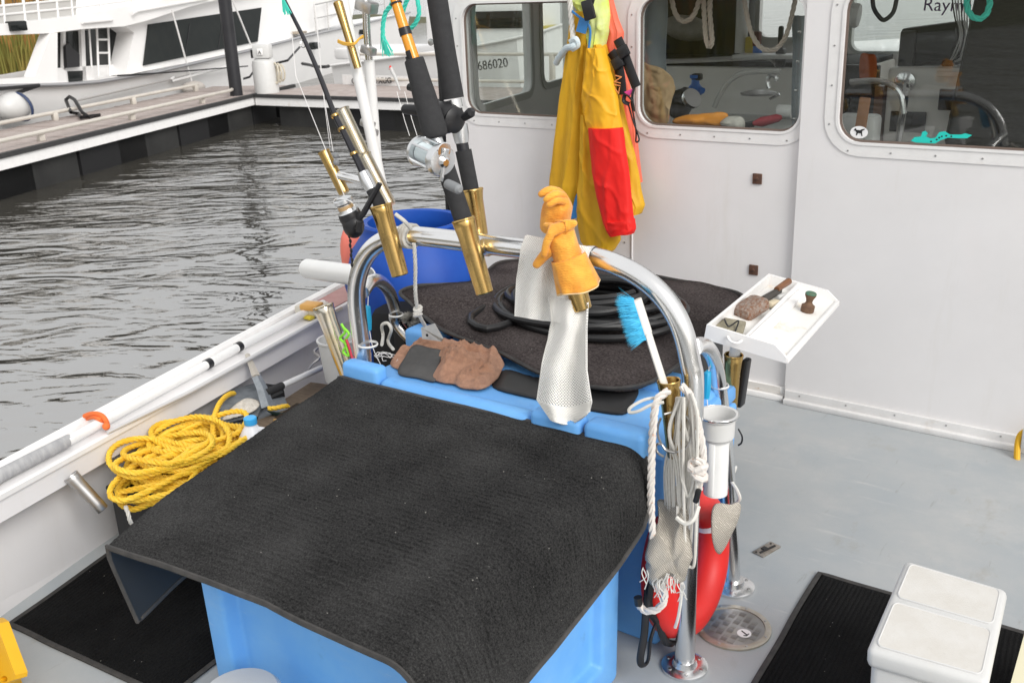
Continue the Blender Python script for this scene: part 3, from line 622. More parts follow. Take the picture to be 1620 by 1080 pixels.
# ================================================================== BLUE BINS
def bin_body(name, c4, z0, z1, inset, par, panels):
    mid = sum((V((x, y, 0)) for x, y in c4), V()) / 4; bm = bmesh.new(); vs = []
    for z, k in ((z0, inset), (z1, 0)):
        for x, y in c4: d = (mid - V((x, y, 0))).normalized(); vs.append(bm.verts.new((x + d.x * k, y + d.y * k, z)))
    fc = [bm.faces.new([vs[i] for i in f]) for f in ((3, 2, 1, 0), (4, 5, 6, 7), (0, 1, 5, 4), (1, 2, 6, 5), (2, 3, 7, 6), (3, 0, 4, 7))]
    bm.normal_update()
    for i, t, dp in panels:
        f = fc[i]; bmesh.ops.inset_region(bm, faces=[f], thickness=t, depth=0); bmesh.ops.inset_region(bm, faces=[f], thickness=.012, depth=dp)
    bmesh.ops.bevel(bm, geom=bm.edges[:], offset=.012, segments=3, affect='EDGES', profile=.5, clamp_overlap=True)
    return MB().bm(bm).build(name, BLUE, par, smooth=50)
b1 = root('fish_bin', (-1.6, 1.7, 0), 'big light blue insulated bin under the ribbed black mat', 'bin', 'light blue bins')
bin_body('body', [(-1.99, 1.33), (-1.15, 1.33), (-1.15, 2.06), (-2.14, 2.06)], .0, .62, .012, b1, [(2, .11, -.045), (3, .12, -.035), (5, .12, -.02)])
ldm = MB().hexa([V(p) for p in ((-1.985, 1.31, .622), (-1.13, 1.31, .622), (-1.13, 2.09, .622), (-2.17, 2.09, .622), (-1.985, 1.31, .682), (-1.13, 1.31, .682), (-1.13, 2.09, .682), (-2.17, 2.09, .682))])
lid = ldm.build('lid', BLUE, b1)
def kn(name, x0, x1, y0, y1, z0, z1, par, bev=.018): return MB().box(((x0 + x1) / 2, (y0 + y1) / 2, (z0 + z1) / 2), (x1 - x0, y1 - y0, z1 - z0), bev=bev, seg=3).build(name, BLUE, par)
kn('hinge_knuckle', -2.20, -2.045, 2.105, 2.165, .62, .742, lid); kn('hinge_bar', -2.04, -1.475, 2.10, 2.17, .62, .712, lid, .025)
kn('hinge_knuckle', -1.47, -1.305, 2.10, 2.165, .62, .735, lid); kn('hinge_knuckle', -1.295, -1.11, 2.10, 2.172, .60, .738, lid)
MB().tube([(-1.31, 2.135, .705), (-1.29, 2.135, .705)], .012, 10).build('hinge_pin', STEEL, lid)
b2 = root('fish_bin', (-1.6, 2.45, 0), 'narrower light blue bin behind the tubular arch, covered with towels and matting', 'bin', 'light blue bins')
bin_body('body', [(-2.14, 2.23), (-1.115, 2.23), (-1.10, 2.70), (-2.16, 2.70)], .0, .62, .02, b2, [(3, .09, -.02), (5, .09, -.02)])
MB().box((-1.635, 2.45, .651), (1.06, .50, .055), bev=.012).build('lid', BLUE, b2)
kn('rear_ridge', -2.28, -2.12, 2.50, 2.60, .60, .72, b2); kn('rear_ridge', -2.11, -1.12, 2.52, 2.60, .66, .70, b2)
MB().box((-1.99, 3.12, .32), (.98, .80, .64), bev=.02).build('engine_box_body', mat('dark engine box', (.03, .03, .032), .6), boat)
# ================================================================== RIBBED BLACK MAT OVER THE NEAR BIN
CARP = bpy.data.materials.new('charcoal ribbed carpet'); CARP.use_nodes = True; n = CARP.node_tree.nodes; l = CARP.node_tree.links; b = n['Principled BSDF']
def carpet(m_, c1, c2, sc=230, sheen=0):
    m_.use_nodes = True; n = m_.node_tree.nodes; l = m_.node_tree.links; b = n['Principled BSDF']
    tc = n.new('ShaderNodeTexCoord'); q = n.new('ShaderNodeTexNoise'); q.inputs['Scale'].default_value = sc; q.inputs['Detail'].default_value = 6; q.inputs['Roughness'].default_value = .8; l.new(tc.outputs['Object'], q.inputs['Vector'])
    q2 = n.new('ShaderNodeTexNoise'); q2.inputs['Scale'].default_value = 5; q2.inputs['Detail'].default_value = 5; l.new(tc.outputs['Object'], q2.inputs['Vector'])
    ad = n.new('ShaderNodeMath'); ad.operation = 'MULTIPLY_ADD'; ad.inputs[1].default_value = .30; l.new(q2.outputs['Fac'], ad.inputs[0]); l.new(q.outputs['Fac'], ad.inputs[2])
    cr = n.new('ShaderNodeValToRGB'); cr.color_ramp.elements[0].position = .54; cr.color_ramp.elements[0].color = (*c1, 1); cr.color_ramp.elements[1].position = .88; cr.color_ramp.elements[1].color = (*c2, 1)
    vo = n.new('ShaderNodeTexVoronoi'); vo.inputs['Scale'].default_value = 55; l.new(tc.outputs['Object'], vo.inputs['Vector'])
    lt_ = n.new('ShaderNodeMath'); lt_.operation = 'LESS_THAN'; lt_.inputs[1].default_value = .09; l.new(vo.outputs['Distance'], lt_.inputs[0])
    sep = n.new('ShaderNodeSeparateColor'); l.new(vo.outputs['Color'], sep.inputs[0]); gt = n.new('ShaderNodeMath'); gt.operation = 'GREATER_THAN'; gt.inputs[1].default_value = .90; l.new(sep.outputs[0], gt.inputs[0])
    mu = n.new('ShaderNodeMath'); mu.operation = 'MULTIPLY'; l.new(lt_.outputs[0], mu.inputs[0]); l.new(gt.outputs[0], mu.inputs[1])
    mm = n.new('ShaderNodeMix'); mm.data_type = 'RGBA'; mm.inputs[7].default_value = (.30, .29, .27, 1); l.new(mu.outputs[0], mm.inputs[0]); l.new(ad.outputs[0], cr.inputs[0]); l.new(cr.outputs[0], mm.inputs[6]); l.new(mm.outputs[2], b.inputs['Base Color'])
    b.inputs['Roughness'].default_value = .95; b.inputs['Specular IOR Level'].default_value = .1; b.inputs['Sheen Weight'].default_value = sheen; b.inputs['Sheen Roughness'].default_value = .6
    bp = n.new('ShaderNodeBump'); bp.inputs['Strength'].default_value = 1; bp.inputs['Distance'].default_value = .006; l.new(q.outputs['Fac'], bp.inputs['Height']); l.new(bp.outputs[0], b.inputs['Normal'])
    return m_
carpet(CARP, (.015, .015, .0155), (.100, .099, .098))
def mat_surf(a, t):
    yn = 1.068 + .15 * a - .06 * a * a + .010 * math.sin(a * 9) * a; yf = 2.098 + .012 * a - .008 * math.sin(a * 6)
    if a > .86: yf -= .10 * ((a - .86) / .14) ** 2
    y = yn + (yf - yn) * t
    xl = -1.945 - .238 * (y - 1.07); zt = .697
    dr = max(0, 1.34 - y); drop = 1.75 * dr * dr * (.16 + .35 * a + 1.1 * max(0, a - .55) * 2) + .006 * nz((a * 3, t * 3), 1) + .003 * nz((a * 8, t * 8), 1, 4)
    if a < .13:
        q = (.13 - a) / .13; th = min(1, q * 4) * math.pi / 2; x = xl - .02 * math.sin(th) + .03 * max(0, q - .25); z = zt - drop - .02 * (1 - math.cos(th)) - .23 * max(0, q - .12); y += .05 * q * (1 - t)
    elif a < .80:
        x = xl + (-1.17 - xl) * (a - .13) / .67; z = zt - drop
    else:
        q = (a - .80) / .20; bul_ = (1 - t) ** .8; L = .16 + .10 * bul_
        th = min(1, q * 1.9) * (R(78) - R(16) * bul_); rr_ = .085
        x = -1.17 + rr_ * math.sin(th); z = zt - drop - rr_ * (1 - math.cos(th)); e = max(0, q - .526) / .474
        x += e * L * math.cos(th) * .75; z -= e * L * math.sin(th) * .8 * (1 - .25 * t ** 4)
    return V((x, y, z))
NV = 449
def ribbed(a, t):
    p = mat_surf(a, t); ph = t * 56 % 1; h = .0036 * (1 + .35 * nz(p, 25)) * (1 if ph < .5 else 0) * (1 if .02 < t < .985 and .012 < a < .985 else 0) * min(1, max(.15, (a - .14) * 6))
    nn = (mat_surf(min(1, a + .01), t) - mat_surf(max(0, a - .01), t)).cross(mat_surf(a, min(1, t + .01)) - mat_surf(a, max(0, t - .01))).normalized()
    return p + nn * (h + .0009 * nz(p, 60))
mb = MB().grid(ribbed, 74, NV)
m1 = mb.build('ribbed_mat', CARP, smooth=60, fix=False); tag(m1, 'large charcoal ribbed mat draped over the near blue bin', 'mat')
bd = [mat_surf(i / 60, 0) for i in range(61)] + [mat_surf(1, i / 60) for i in range(1, 61)] + [mat_surf(1 - i / 60, 1) for i in range(1, 61)] + [mat_surf(0, 1 - i / 60) for i in range(1, 60)]
EDGE = mat('mat rubber edging', (.032, .031, .030), .65, col2=(.06, .056, .053), vscale=30)
MB().tube([p + V((0, 0, -.003)) for p in bd], .0085, 6, closed=True, flat=.55).build('edging', EDGE, m1)
bk_ = MB().grid(lambda a, t: mat_surf(a, t) + V((.004 if a < .13 else 0, 0, -.006)), 60, 40); bk_.build('rubber_backing', mat('mat backing', (.016, .019, .022), .6), m1)
# floor mats
def floor_mat(name, c4, label, ribs, z=.004):
    A, B, C_, D = [V(p) for p in c4]
    def f(a, t):
        p = A.lerp(B, a).lerp(D.lerp(C_, a), t); e = min(a, 1 - a) < .02 or min(t, 1 - t) < .02
        p.x += .006 * nz(p, 4, 3); p.y += .006 * nz(p, 5, 9)
        return p + V((0, 0, z + (.0055 if not e else .0015) + (.003 if (not e and (a * ribs) % 1 < .55) else 0) + .003 * nz(p, 3)))
    o = MB().grid(f, int(ribs * 4), 40).build(name, CARP2, smooth=60, fix=False); tag(o, label, 'mat')
    MB().tube([f(i / 30, 0) for i in range(31)] + [f(1, i / 30) for i in range(1, 31)] + [f(1 - i / 30, 1) for i in range(1, 31)] + [f(0, 1 - i / 30) for i in range(1, 30)], .010, 6, closed=True, flat=.5, uprf=(0, 0, 1)).build('edging', EDGE, o)
    return o
CARP2 = carpet(bpy.data.materials.new('black deck carpet'), (.005, .005, .0055), (.026, .026, .026))
floor_mat('floor_mat', [(-2.905, 1.245, 0), (-2.17, 1.30, 0), (-2.26, 2.05, 0), (-3.085, 2.02, 0)], 'black carpet mat on deck between bin and low side', 50)
floor_mat('floor_mat', [(-.80, 1.75, 0), (-.10, 1.72, 0), (-.17, 2.86, 0), (-.862, 2.855, 0)], 'black carpet mat under the white cooler', 48)

# ================================================================== TUBULAR ARCH
ar = root('tubular_arch', (-1.6, 2.3, 0), 'polished aluminium pipe arch standing over the blue bins', 'pipe arch')
prof = [(-1.022, .006), (-1.022, .45), (-1.018, .84), (-1.028, .93), (-1.06, 1.03), (-1.12, 1.103), (-1.21, 1.15), (-1.33, 1.170), (-1.6, 1.167), (-1.93, 1.161), (-2.03, 1.142), (-2.11, 1.095), (-2.165, 1.02), (-2.19, .92), (-2.185, .75), (-2.18, .45), (-2.18, .006)]
MB().tube(spline([(x, AY_, z) for x, z in prof], 7), .0285, 20).build('main_hoop', ALU, ar)
MB().tube(spline([P(1099, 549, y=2.21), P(1110, 546, y=2.30), P(1122, 554, y=2.42), P(1133, 580, y=2.54), P(1140, 630, y=2.60), V((-1.095, 2.62, .45)), V((-1.065, 2.64, .006))], 7), .0225, 18).build('rear_brace', ALU, ar)
MB().tube(spline([P(574, 462, y=2.215), P(585, 447, y=2.28), P(599, 444, y=2.38), P(615, 460, y=2.5), P(625, 490, y=2.6), P(631, 516, y=2.64), V((-2.23, 2.66, .45)), V((-2.23, 2.66, .006))], 7), .0225, 18).build('rear_brace', ALU, ar)
for x, y in ((-1.022, AY_), (-1.065, 2.64), (-2.18, AY_), (-2.23, 2.66)):
    fl = MB().lathe([(.066, 0.001), (.066, .009), (.06, .012), (.036, .014), (.031, .03)], (x, y, 0), n=30).build('base_flange', ALU, ar)
    for k in range(6): MB().lathe([(.006, 0), (.005, .004)], (x + .05 * math.cos(k * 1.047), y + .05 * math.sin(k * 1.047), .011), n=8).build('bolt', STEEL, fl)
for u in (770, 935): c = P(u, 388 if u < 800 else 407, y=AY_); MB().lathe([(.0295, -.012), (.031, -.008), (.031, .008), (.0295, .012)], c + V((0, 0, .0)), (1, 0, .02), 20, cap=False).build('weld_collar', ALU, ar)
tie = mat('white cable tie', (.7, .7, .68), .5)
for p, r_ in ((P(582, 545, y=AY_), .031), (P(627, 498, y=2.60), .025), (P(1139, 610, y=2.59), .025)): MB().lathe([(r_, -.004), (r_ + .002, 0), (r_, .004)], p, (0, 0, 1), 18, cap=False).build('cable_tie', tie, ar, solid=.002)

# ================================================================== ROD HOLDERS
def holder(p0, p1, label, r=.031, m_=BRASS, inner=True, flare=1.08):
    p0, p1 = V(p0), V(p1); ax = (p0 - p1).normalized(); L = (p0 - p1).length
    h = root('rod_holder', p1, label, 'rod holder', 'brass rod holders')
    MB().lathe([(r * .74, 0), (r * .82, .003), (r * .86, L * .2), (r * .90, L * .55), (r * .92, L * .78), (r, L * .90), (r * flare, L), (r * flare * .97, L + .002), (r * flare * .88, L), (r * .84, L * .85), (r * .7, L * .4)], p1, ax, 24).build('tube', m_, h)
    MB().lathe([(r * flare, -.0025), (r * flare * 1.025, 0), (r * flare, .0025)], p0 - ax * .002, ax, 24, cap=False).build('lip', m_, h)
    return h
yF = 2.137
H1 = (P(602, 325, y=yF), P(633, 436, y=yF)); H2 = (P(733, 347, y=yF), P(767, 464, y=yF)); H3 = (P(746, 300, y=2.255), P(759, 378, y=2.25))
H4 = (P(897, 408, y=yF), P(922, 490, y=yF)); H5 = (P(1058, 602, y=2.135), P(1070, 722, y=2.135)); H6 = (P(1161, 561, y=2.70), P(1152, 672, y=2.70)); H7 = (P(511, 484, y=2.22), P(550, 592, y=2.22))
holder(*H1, 'brass rod holder gripping the spinning rod at the arch left bend'); holder(*H2, 'brass rod holder under the silver reel'); holder(*H3, 'brass rod holder behind the arch gripping the black-gripped rod')
holder(*H4, 'brass rod holder with the orange glove pulled over it'); holder(*H5, 'brass rod holder holding the blue deck brush', r=.028); holder(*H6, 'brass rod holder under the white cutting tray', r=.027)
CHB = mat('chromed brass', (.62, .60, .56), .13, 1, col2=(.60, .48, .25), vscale=6, rvar=.1)
holder(*H7, 'empty chromed rod holder beside the arch left leg', r=.033, m_=CHB)

# ================================================================== RODS AND REELS
def grow(o, piv, k):                 # enlarge a reel (and its pieces) about its middle
    for q in [o] + list(o.children):
        d = WORLD[q.name] - piv
        for v_ in q.data.vertices: v_.co *= k
        WORLD[q.name] = piv + d * k
    o.location = WORLD[o.name] - WORLD[o.parent.name]
    for q in o.children: q.location = WORLD[q.name] - WORLD[o.name]
def rod_root(p, label): return root('fishing_rod', p, label, 'fishing rod', 'fishing rods')
YEL = mat('orange rod blank', (.75, .30, .02), .25, coat=.4)
GRAPH = mat('black graphite blank', (.015, .015, .02), .3, coat=.3)
SILV = mat('silver reel alloy', (.72, .73, .74), .25, 1, rvar=.15)
LINE = mat('pale fishing line', (.60, .68, .70), .4)
GREYK = mat('grey knob rubber', (.22, .23, .24), .6)
def up(p0, p1, t): return V(p0) + (V(p1) - V(p0)) * t
# spinning rod at the left bend
r1 = rod_root(H1[0], 'slim dark spinning rod leaning left from the brass holder at the arch bend'); Y1 = yF
pt = [P(608, 345, y=Y1), P(598, 318, y=Y1), P(588, 300, y=Y1)]
MB().tube(pt, [0.0196, 0.0182, 0.0175], 14).build('butt_grip', FOAM, r1)
MB().tube([P(588, 300, y=Y1), P(580, 285, y=Y1), P(574, 272, y=Y1)], [0.0182, 0.0209, 0.0169], 14).build('reel_seat', SILV, r1)
bl = [P(574, 272, y=Y1), P(560, 243, y=Y1), P(545, 212, y=Y1), P(529, 180, y=Y1), P(505, 118, y=Y1), P(480, 60, y=Y1), P(450, 0, y=Y1), P(405, -95, y=Y1)]
MB().tube(spline(bl, 4), [.0115 - .0075 * i / 28 for i in range(29)], 10).build('blank', GRAPH, r1)
for i, u in enumerate(((560, 243), (541, 204), (530, 183))): MB().lathe([(.0122, -.004), (.0130, 0), (.0122, .004)], P(*u, y=Y1), bl[1] - bl[0], 12, cap=False).build('wrap', BRASS, r1)
g = P(484, 70, y=Y1); MB().tube([g + V((-.008, -.004 + .010 * math.cos(a * .628), .010 * math.sin(a * .628))) for a in range(10)], .0015, 5, closed=True).build('guide', CHROME, r1)
rc = P(551, 335, y=Y1 - .03); ax = V((-.25, -.25, 1)).normalized()
rl_ = MB().ball(rc + V((.012, 0, -.03)), (.026, .022, .028)).build('reel', BLACK, r1)
MB().lathe([(.020, 0), (.022, .004), (.019, .008), (.018, .022), (.021, .026), (.021, .034), (.013, .038)], rc - ax * .004, ax, 20).build('spool', SILV, rl_)
MB().lathe([(.0187, .009), (.0187, .021)], rc - ax * .004, ax, 20, cap=False).build('line_fill', mat('bronze line', (.45, .3, .15), .4), rl_)
MB().lathe([(.024, -.022), (.026, -.01), (.024, .002)], rc - ax * .002, ax, 18).build('rotor', BLACK, rl_)
MB().tube(spline([rc + V((-.025, 0, .0)), rc + V((-.03, -.01, .02)), rc + V((-.01, -.02, .032)), rc + V((.022, -.01, .026)), rc + V((.028, 0, .004))], 4), .002, 6).build('bail', CHROME, rl_)
MB().tube([rc + V((.02, .0, -.02)), rc + V((.045, 0, .0)), P(588, 302, y=Y1 - .012)], [.008, .007, .006], 8).build('foot', BLACK, rl_)
MB().tube([rc + V((.02, -.01, -.03)), rc + V((.05, -.02, -.028))], .004, 6).build('crank', BLACK, rl_); MB().tube([rc + V((.048, -.02, -.035)), rc + V((.052, -.02, -.012))], .008, 8).build('knob', BLACK, rl_)
lm = MB(); a0 = rc + V((-.004, 0, -.055))
for k in range(7): lm.ball(a0 + V((.002 * (k % 2), 0, -.011 * k)), (.0035, .003, .006), None, 6, 5)
lch = lm.build('lure_chain', BLACK, rl_); lch['kind'] = 'stuff'
grow(rl_, rc, 1.35)
# conventional rod with silver reel
r2 = rod_root(H2[0], 'rod with orange blank, charcoal foam grip and silver reel'); Y2 = yF
MB().tube([P(741, 372, y=Y2), P(731, 342, y=Y2), P(714, 292, y=Y2), P(703, 258, y=Y2)], [0.0252, 0.0259, 0.0259, 0.0252], 16).build('butt_grip', FOAM, r2)
MB().tube([P(703, 258, y=Y2), P(694, 232, y=Y2), P(687, 210, y=Y2)], 0.0175, 14).build('reel_seat', SILV, r2)
MB().tube(spline([P(690, 218, y=Y2), P(687, 205, y=Y2), P(681, 185, y=Y2), P(668, 140, y=Y2), P(656, 98, y=Y2), P(655, 95, y=Y2)], 4), [0.0252, 0.0308, 0.0336, 0.0343, 0.0350, 0.0357, 0.0350, 0.0350, 0.0343, 0.0336, 0.0329, 0.0322, 0.0308, 0.0294, 0.0287, 0.0280, 0.0273, 0.0266, 0.0238, 0.0196, 0.0168], 16).build('fore_grip', FOAM, r2)
MB().tube([P(656, 97, y=Y2), P(640, 48, y=Y2), P(625, 0, y=Y2), P(590, -110, y=Y2)], [0.0161, 0.0147, 0.0133, 0.0112], 12).build('blank', YEL, r2)
for a_, b_ in (((655, 96), (650, 80)), ((642.5, 56), (639, 44)), ((627, 7), (626, 4))): MB().tube([P(*a_, y=Y2), P(*b_, y=Y2)], [0.0171, 0.0162], 12).build('wrap', BLACK, r2)
rc = P(680, 246, y=Y2 - .055); rx = V((.93, -.30, -.14)).normalized()
rl_ = MB().lathe([(.024, -.034), (.024, .034)], rc, rx, 24).build('reel', LINE, r2)
for s, w_ in ((-1, .014), (1, .022)):
    o_ = rc + rx * s * .036; MB().lathe([(.037, 0), (.0385, .004), (.0385, w_ * .6), (.034, w_), (.018, w_ + .004), (.017, w_ + .004)], o_, rx * s, 30).build('side_plate', SILV, rl_)
for k in range(5): a_ = k * 1.2566 + .4; e1 = rx.orthogonal().normalized(); e2 = rx.cross(e1); o_ = rc + (e1 * math.cos(a_) + e2 * math.sin(a_)) * .034; MB().tube([o_ - rx * .038, o_ + rx * .038], .0035, 8).build('frame_post', SILV, rl_)
MB().tube([rc + V((.01, .02, -.01)), P(690, 232, y=Y2)], .012, 8).build('foot', SILV, rl_)
cc = rc + rx * .062
MB().lathe([(.014, -.006), (.014, .004), (.008, .009)], cc, rx, 16).build('crank_hub', CHROME, rl_)
MB().tube([cc + V((.012, -.0, .03)), cc, cc + V((-.006, -.008, -.045))], .0065, 8, flat=.6).build('crank', CHROME, rl_)
kb = P(713, 290, y=Y2 - .07); MB().tube([kb - rx * .030, kb - rx * .024, kb, kb + rx * .024, kb + rx * .03], [.006, .012, .0125, .012, .006], 14).build('knob', GREYK, rl_)
MB().lathe([(.018, 0), (.02, .003), (.018, .006)], rc + rx * .055 + V((.004, 0, .026)), rx, 16).build('star_drag', CHROME, rl_)
grow(rl_, rc, 1.12)
# black rod behind
r3 = rod_root(H3[0], 'thick black-gripped rod with low black reel behind the arch'); Y3 = 2.255
MB().tube([P(750, 325, y=Y3), P(745, 298, y=Y3), P(733, 238, y=Y3)], [0.0225, 0.0232, 0.0240], 14).build('butt_grip', FOAM, r3)
MB().tube([P(733, 238, y=Y3), P(730, 222, y=Y3)], 0.0178, 12).build('shaft', GRAPH, r3)
MB().tube([P(731, 226, y=Y3), P(729, 212, y=Y3), P(727, 196, y=Y3)], [0.0202, 0.0240, 0.0225], 14).build('hood', SILV, r3)
MB().tube([P(727, 198, y=Y3), P(722, 172, y=Y3)], 0.0170, 12).build('reel_seat', GRAPH, r3); MB().tube([P(720, 171, y=Y3), P(717, 158, y=Y3)], 0.0240, 14).build('hood', CHROME, r3)
MB().tube([P(716.5, 156, y=Y3), P(705, 85, y=Y3), P(692, 0, y=Y3), P(680, -75, y=Y3)], [0.0318, 0.0295, 0.0287, 0.0264], 16).build('fore_grip', FOAM, r3)
rc = P(703, 186, y=Y3 - .045); rx = V((.97, -.2, -.1)).normalized()
rl_ = MB().ball(rc, (.045, .035, .034), Matrix.Rotation(.1, 3, 'Y')).build('reel', BLACK, r3)
MB().lathe([(.03, 0), (.032, .008), (.026, .016), (.012, .02)], rc - rx * .026, -rx, 20).build('side_plate', BLACK, rl_)
MB().lathe([(.026, 0), (.028, .006), (.016, .014)], rc + rx * .030, rx, 20).build('side_plate', BLACK, rl_)
kb = P(657, 176, y=Y3 - .06); MB().tube([kb + V((-.012, 0, .001)), kb + V((-.006, 0, 0)), kb + V((.03, 0, -.001)), kb + V((.05, .0, -.004))], [.006, .011, .012, .009], 12).build('knob', BLACK, rl_)
kb = P(735, 180, y=Y3 - .05); MB().tube([kb + V((-.02, 0, -.012)), kb, kb + V((.006, 0, .006))], [.008, .011, .006], 10).build('knob', BLACK, rl_)
kb = P(664, 149, y=Y3 - .06); MB().tube([kb + V((-.01, 0, 0)), kb + V((.012, 0, -.004))], [.008, .009], 10).build('knob', BLACK, rl_)
grow(rl_, rc, 1.3)
# ================================================================== FAR RACK OF HOLDERS AND WHITE OUTRIGGER POLES
YR = 3.55
rk = root('rod_rack', P(600, 330, y=YR), 'aluminium rack of long brass holder tubes beside the white poles', 'rod rack')
for a_, b_, r_ in (((540, 174), (574, 246), .037), ((575, 246), (616, 326), .037), ((512, 240), (545, 306), .029)):
    p0, p1 = P(*a_, y=YR), P(*b_, y=YR); MB().lathe([(r_ * .9, 0), (r_, .01), (r_, (p0 - p1).length - .01), (r_ * 1.12, (p0 - p1).length), (r_ * .85, (p0 - p1).length), (r_ * .8, .02)], p1, p0 - p1, 22).build('holder_tube', CHB if r_ > .03 else BRASS, rk)
MB().tube([P(536, 278, y=YR), P(578, 288, y=YR)], .022, 14).build('cross_bar', ALU, rk)
MB().tube([P(598, 292, y=YR), P(606, 330, y=YR), P(612, 372, y=YR), P(616, 400, y=YR)], .022, 14).build('stem', ALU, rk)
for dz in (0, 11): MB().ball(P(531 + dz * .1, 246 + dz, y=YR - .02), .016).build('float_bead', GREYK, rk)
YO = 3.75
op = root('outrigger_pole', P(622, 355, y=YO), 'long white outrigger pole leaning beside the wheelhouse corner', 'pole', 'white outrigger poles')
MB().tube([P(622, 372, y=YO), P(603, 290, y=YO), P(570, 135, y=YO), P(540, -8, y=YO), P(520, -110, y=YO)], .028, 16).build('pole', PVC, op)
op2 = root('outrigger_pole', P(602, 290, y=YO + .1), 'upright white pole with metal clamps behind the leaning one', 'pole', 'white outrigger poles')
MB().tube([P(606, 345, y=YO + .1), P(598, 280, y=YO + .1), P(584, 95, y=YO + .1)], .027, 14).build('pole', PVC, op2)
MB().tube([P(584, 97, y=YO + .1), P(580, 45, y=YO + .1), P(577, -60, y=YO + .1)], .019, 14).build('inner_tube', CHROME, op2)
for u, v, s in ((583, 80, .04), (580, 10, .055), (582, 196, .04), (588, 208, .035)): MB().box(P(u, v, y=YO + .07), (s * 1.9, s * 1.2, s), Matrix.Rotation(.3, 3, 'Y'), .008).build('clamp', STEEL, op2)
tag(MB().lathe([(.018, 0), (.02, .2), (.024, .32), (.02, .325), (.017, .2)], P(566, 108, y=YO - .05), P(546, 42, y=YO - .05) - P(566, 108, y=YO - .05), 20).build('rod_holder', BRASS), 'slim brass rod holder tied high on the leaning white pole', 'rod holder', 'brass rod holders')
tq = MB()
for k in range(4): tq.tube(spline([P(535, 64 + k, y=YO - .08), P(545, 68 + k, y=YO - .09), P(560, 69 + k * .5, y=YO - .09), P(568, 62, y=YO - .05), P(574, 60 - k, y=YO)], 4), .005, 6)
tag(tq.build('lashing', mat('orange yellow twine', (.75, .42, .06), .7)), 'orange twine lashing a brass holder to the white pole', 'twine')
lines = MB()
for i, (a_, b_) in enumerate((((545, 310), (468, 120)), ((522, 233), (508, 120)), ((527, 240), (512, 150)))):
    tag(MB().tube([P(*a_, y=YR - .05), P(*b_, y=YR - .1), P(b_[0] - 12, b_[1] - 130, y=YR - .15)], .0022, 4).build('fishing_line', WHITE2), ('thin pale line slanting beside the spinning rod', 'thin pale line rising above the small far holder', 'second thin pale line above the small far holder')[i], 'fishing line', 'fishing lines')
lure = root('fishing_lure', P(626, 125, y=YO + .3), 'slim white lure with red tip hanging by the orange rod', 'lure')
MB().tube([P(618, 108, y=YO + .3), P(625, 122, y=YO + .3), P(633, 143, y=YO + .3)], [.010, .009, .004], 8).build('body', BONE, lure); MB().tube([P(617, 104, y=YO + .3), P(618.5, 110, y=YO + .3)], [.004, .011], 8).build('tip', mat('red plastic', (.7, .05, .04), .4), lure)
for u in (640, 652): MB().tube([P(u - 12, 145, y=YO + .3), P(u, 190, y=YO + .3), P(u + 8, 215, y=YO + .3)], .002, 4).build('line', WHITE2, lure)
TR = mat('turquoise rope', (.06, .60, .47), .75)
tm = rope3(spline([P(606, 60, y=YO + .1), P(606, 40, y=YO + .1), P(610, 20, y=YO + .1), P(620, 6, y=YO + .1), P(618, -14, y=YO + .1)], 6), .012); o = tm.build('turquoise_line', TR); tag(o, 'turquoise rope with frayed tassel hanging by the white poles', 'rope', 'turquoise ropes')
ts = MB()
for k in range(26): ts.tube([P(606, 58, y=YO + .1) + V((random.gauss(0, .006), random.gauss(0, .006), 0)), P(611 + random.gauss(0, 5), 86 + random.gauss(0, 3), y=YO + .1)], .003, 4)
q = ts.build('frayed_end', TR, o); q['kind'] = 'stuff'
tag(rope3(spline([P(650, -10, y=4.05), P(640, 10, y=4.05), P(633, 40, y=4.05), P(640, 48, y=4.05), P(655, 40, y=4.05), P(663, 20, y=4.05), P(658, -10, y=4.05)], 6), .012).build('turquoise_line', TR), 'turquoise rope loop hanging at the wheelhouse corner', 'rope', 'turquoise ropes')
gl_ = P(447, 5, y=2.10); q = MB()
for k in range(24): q.tube([gl_ + V((.0, 0, .02)), P(454 + random.gauss(0, 3), 18 + random.gauss(0, 4), y=2.10)], .0016, 4)
tag(q.build('green_tassel', TR, None), 'small green tassel tied near the spinning rod tip', 'tassel', kind='stuff')
MB().tube([(-3.455, 4.24, .3), (-3.455, 4.24, 2.3)], .018, 10).build('corner_pipe', BLACK, boat)
# ================================================================== BARREL, BUOY, PIPE
bc = V((-2.69, 3.06, .06)); prof_ = [(.27, .02), (.30, .05), (.305, .30), (.315, .34), (.305, .38), (.305, .60), (.315, .64), (.30, .70), (.275, .78), (.225, .845), (.215, .875), (.222, .89), (.215, .90), (.195, .895), (.19, .86), (.20, .80), (.27, .70), (.28, .40), (.27, .06)]
br = MB().lathe([(r_ * .95, h_) for r_, h_ in prof_], bc, n=44).build('plastic_drum', DRUM, smooth=50); tag(br, 'royal blue plastic drum with cut open top behind the arch', 'drum')
MB().box(bc + V((-.1, -.27, .70)), (.10, .03, .05), Matrix.Rotation(.3, 3, 'X'), .012).build('moulded_grip', DRUM, br)
tag(MB().ball(P(556, 400, y=3.2), (.05, .05, .13)).build('float_buoy', mat('salmon buoy', (.85, .22, .16), .55, var=.1, vscale=10)), 'salmon pink float beside the blue drum', 'buoy')
pa, pb = P(487, 425, y=2.80), P(580, 438, y=2.66)
tag(MB().lathe([(.041, 0), (.041, (pb - pa).length), (.036, (pb - pa).length), (.036, .01), (.036, 0)], pa, pb - pa, 26, cap=False).build('pvc_pipe', PVC), 'short thick white pvc pipe sticking out behind the arch left leg', 'pipe')

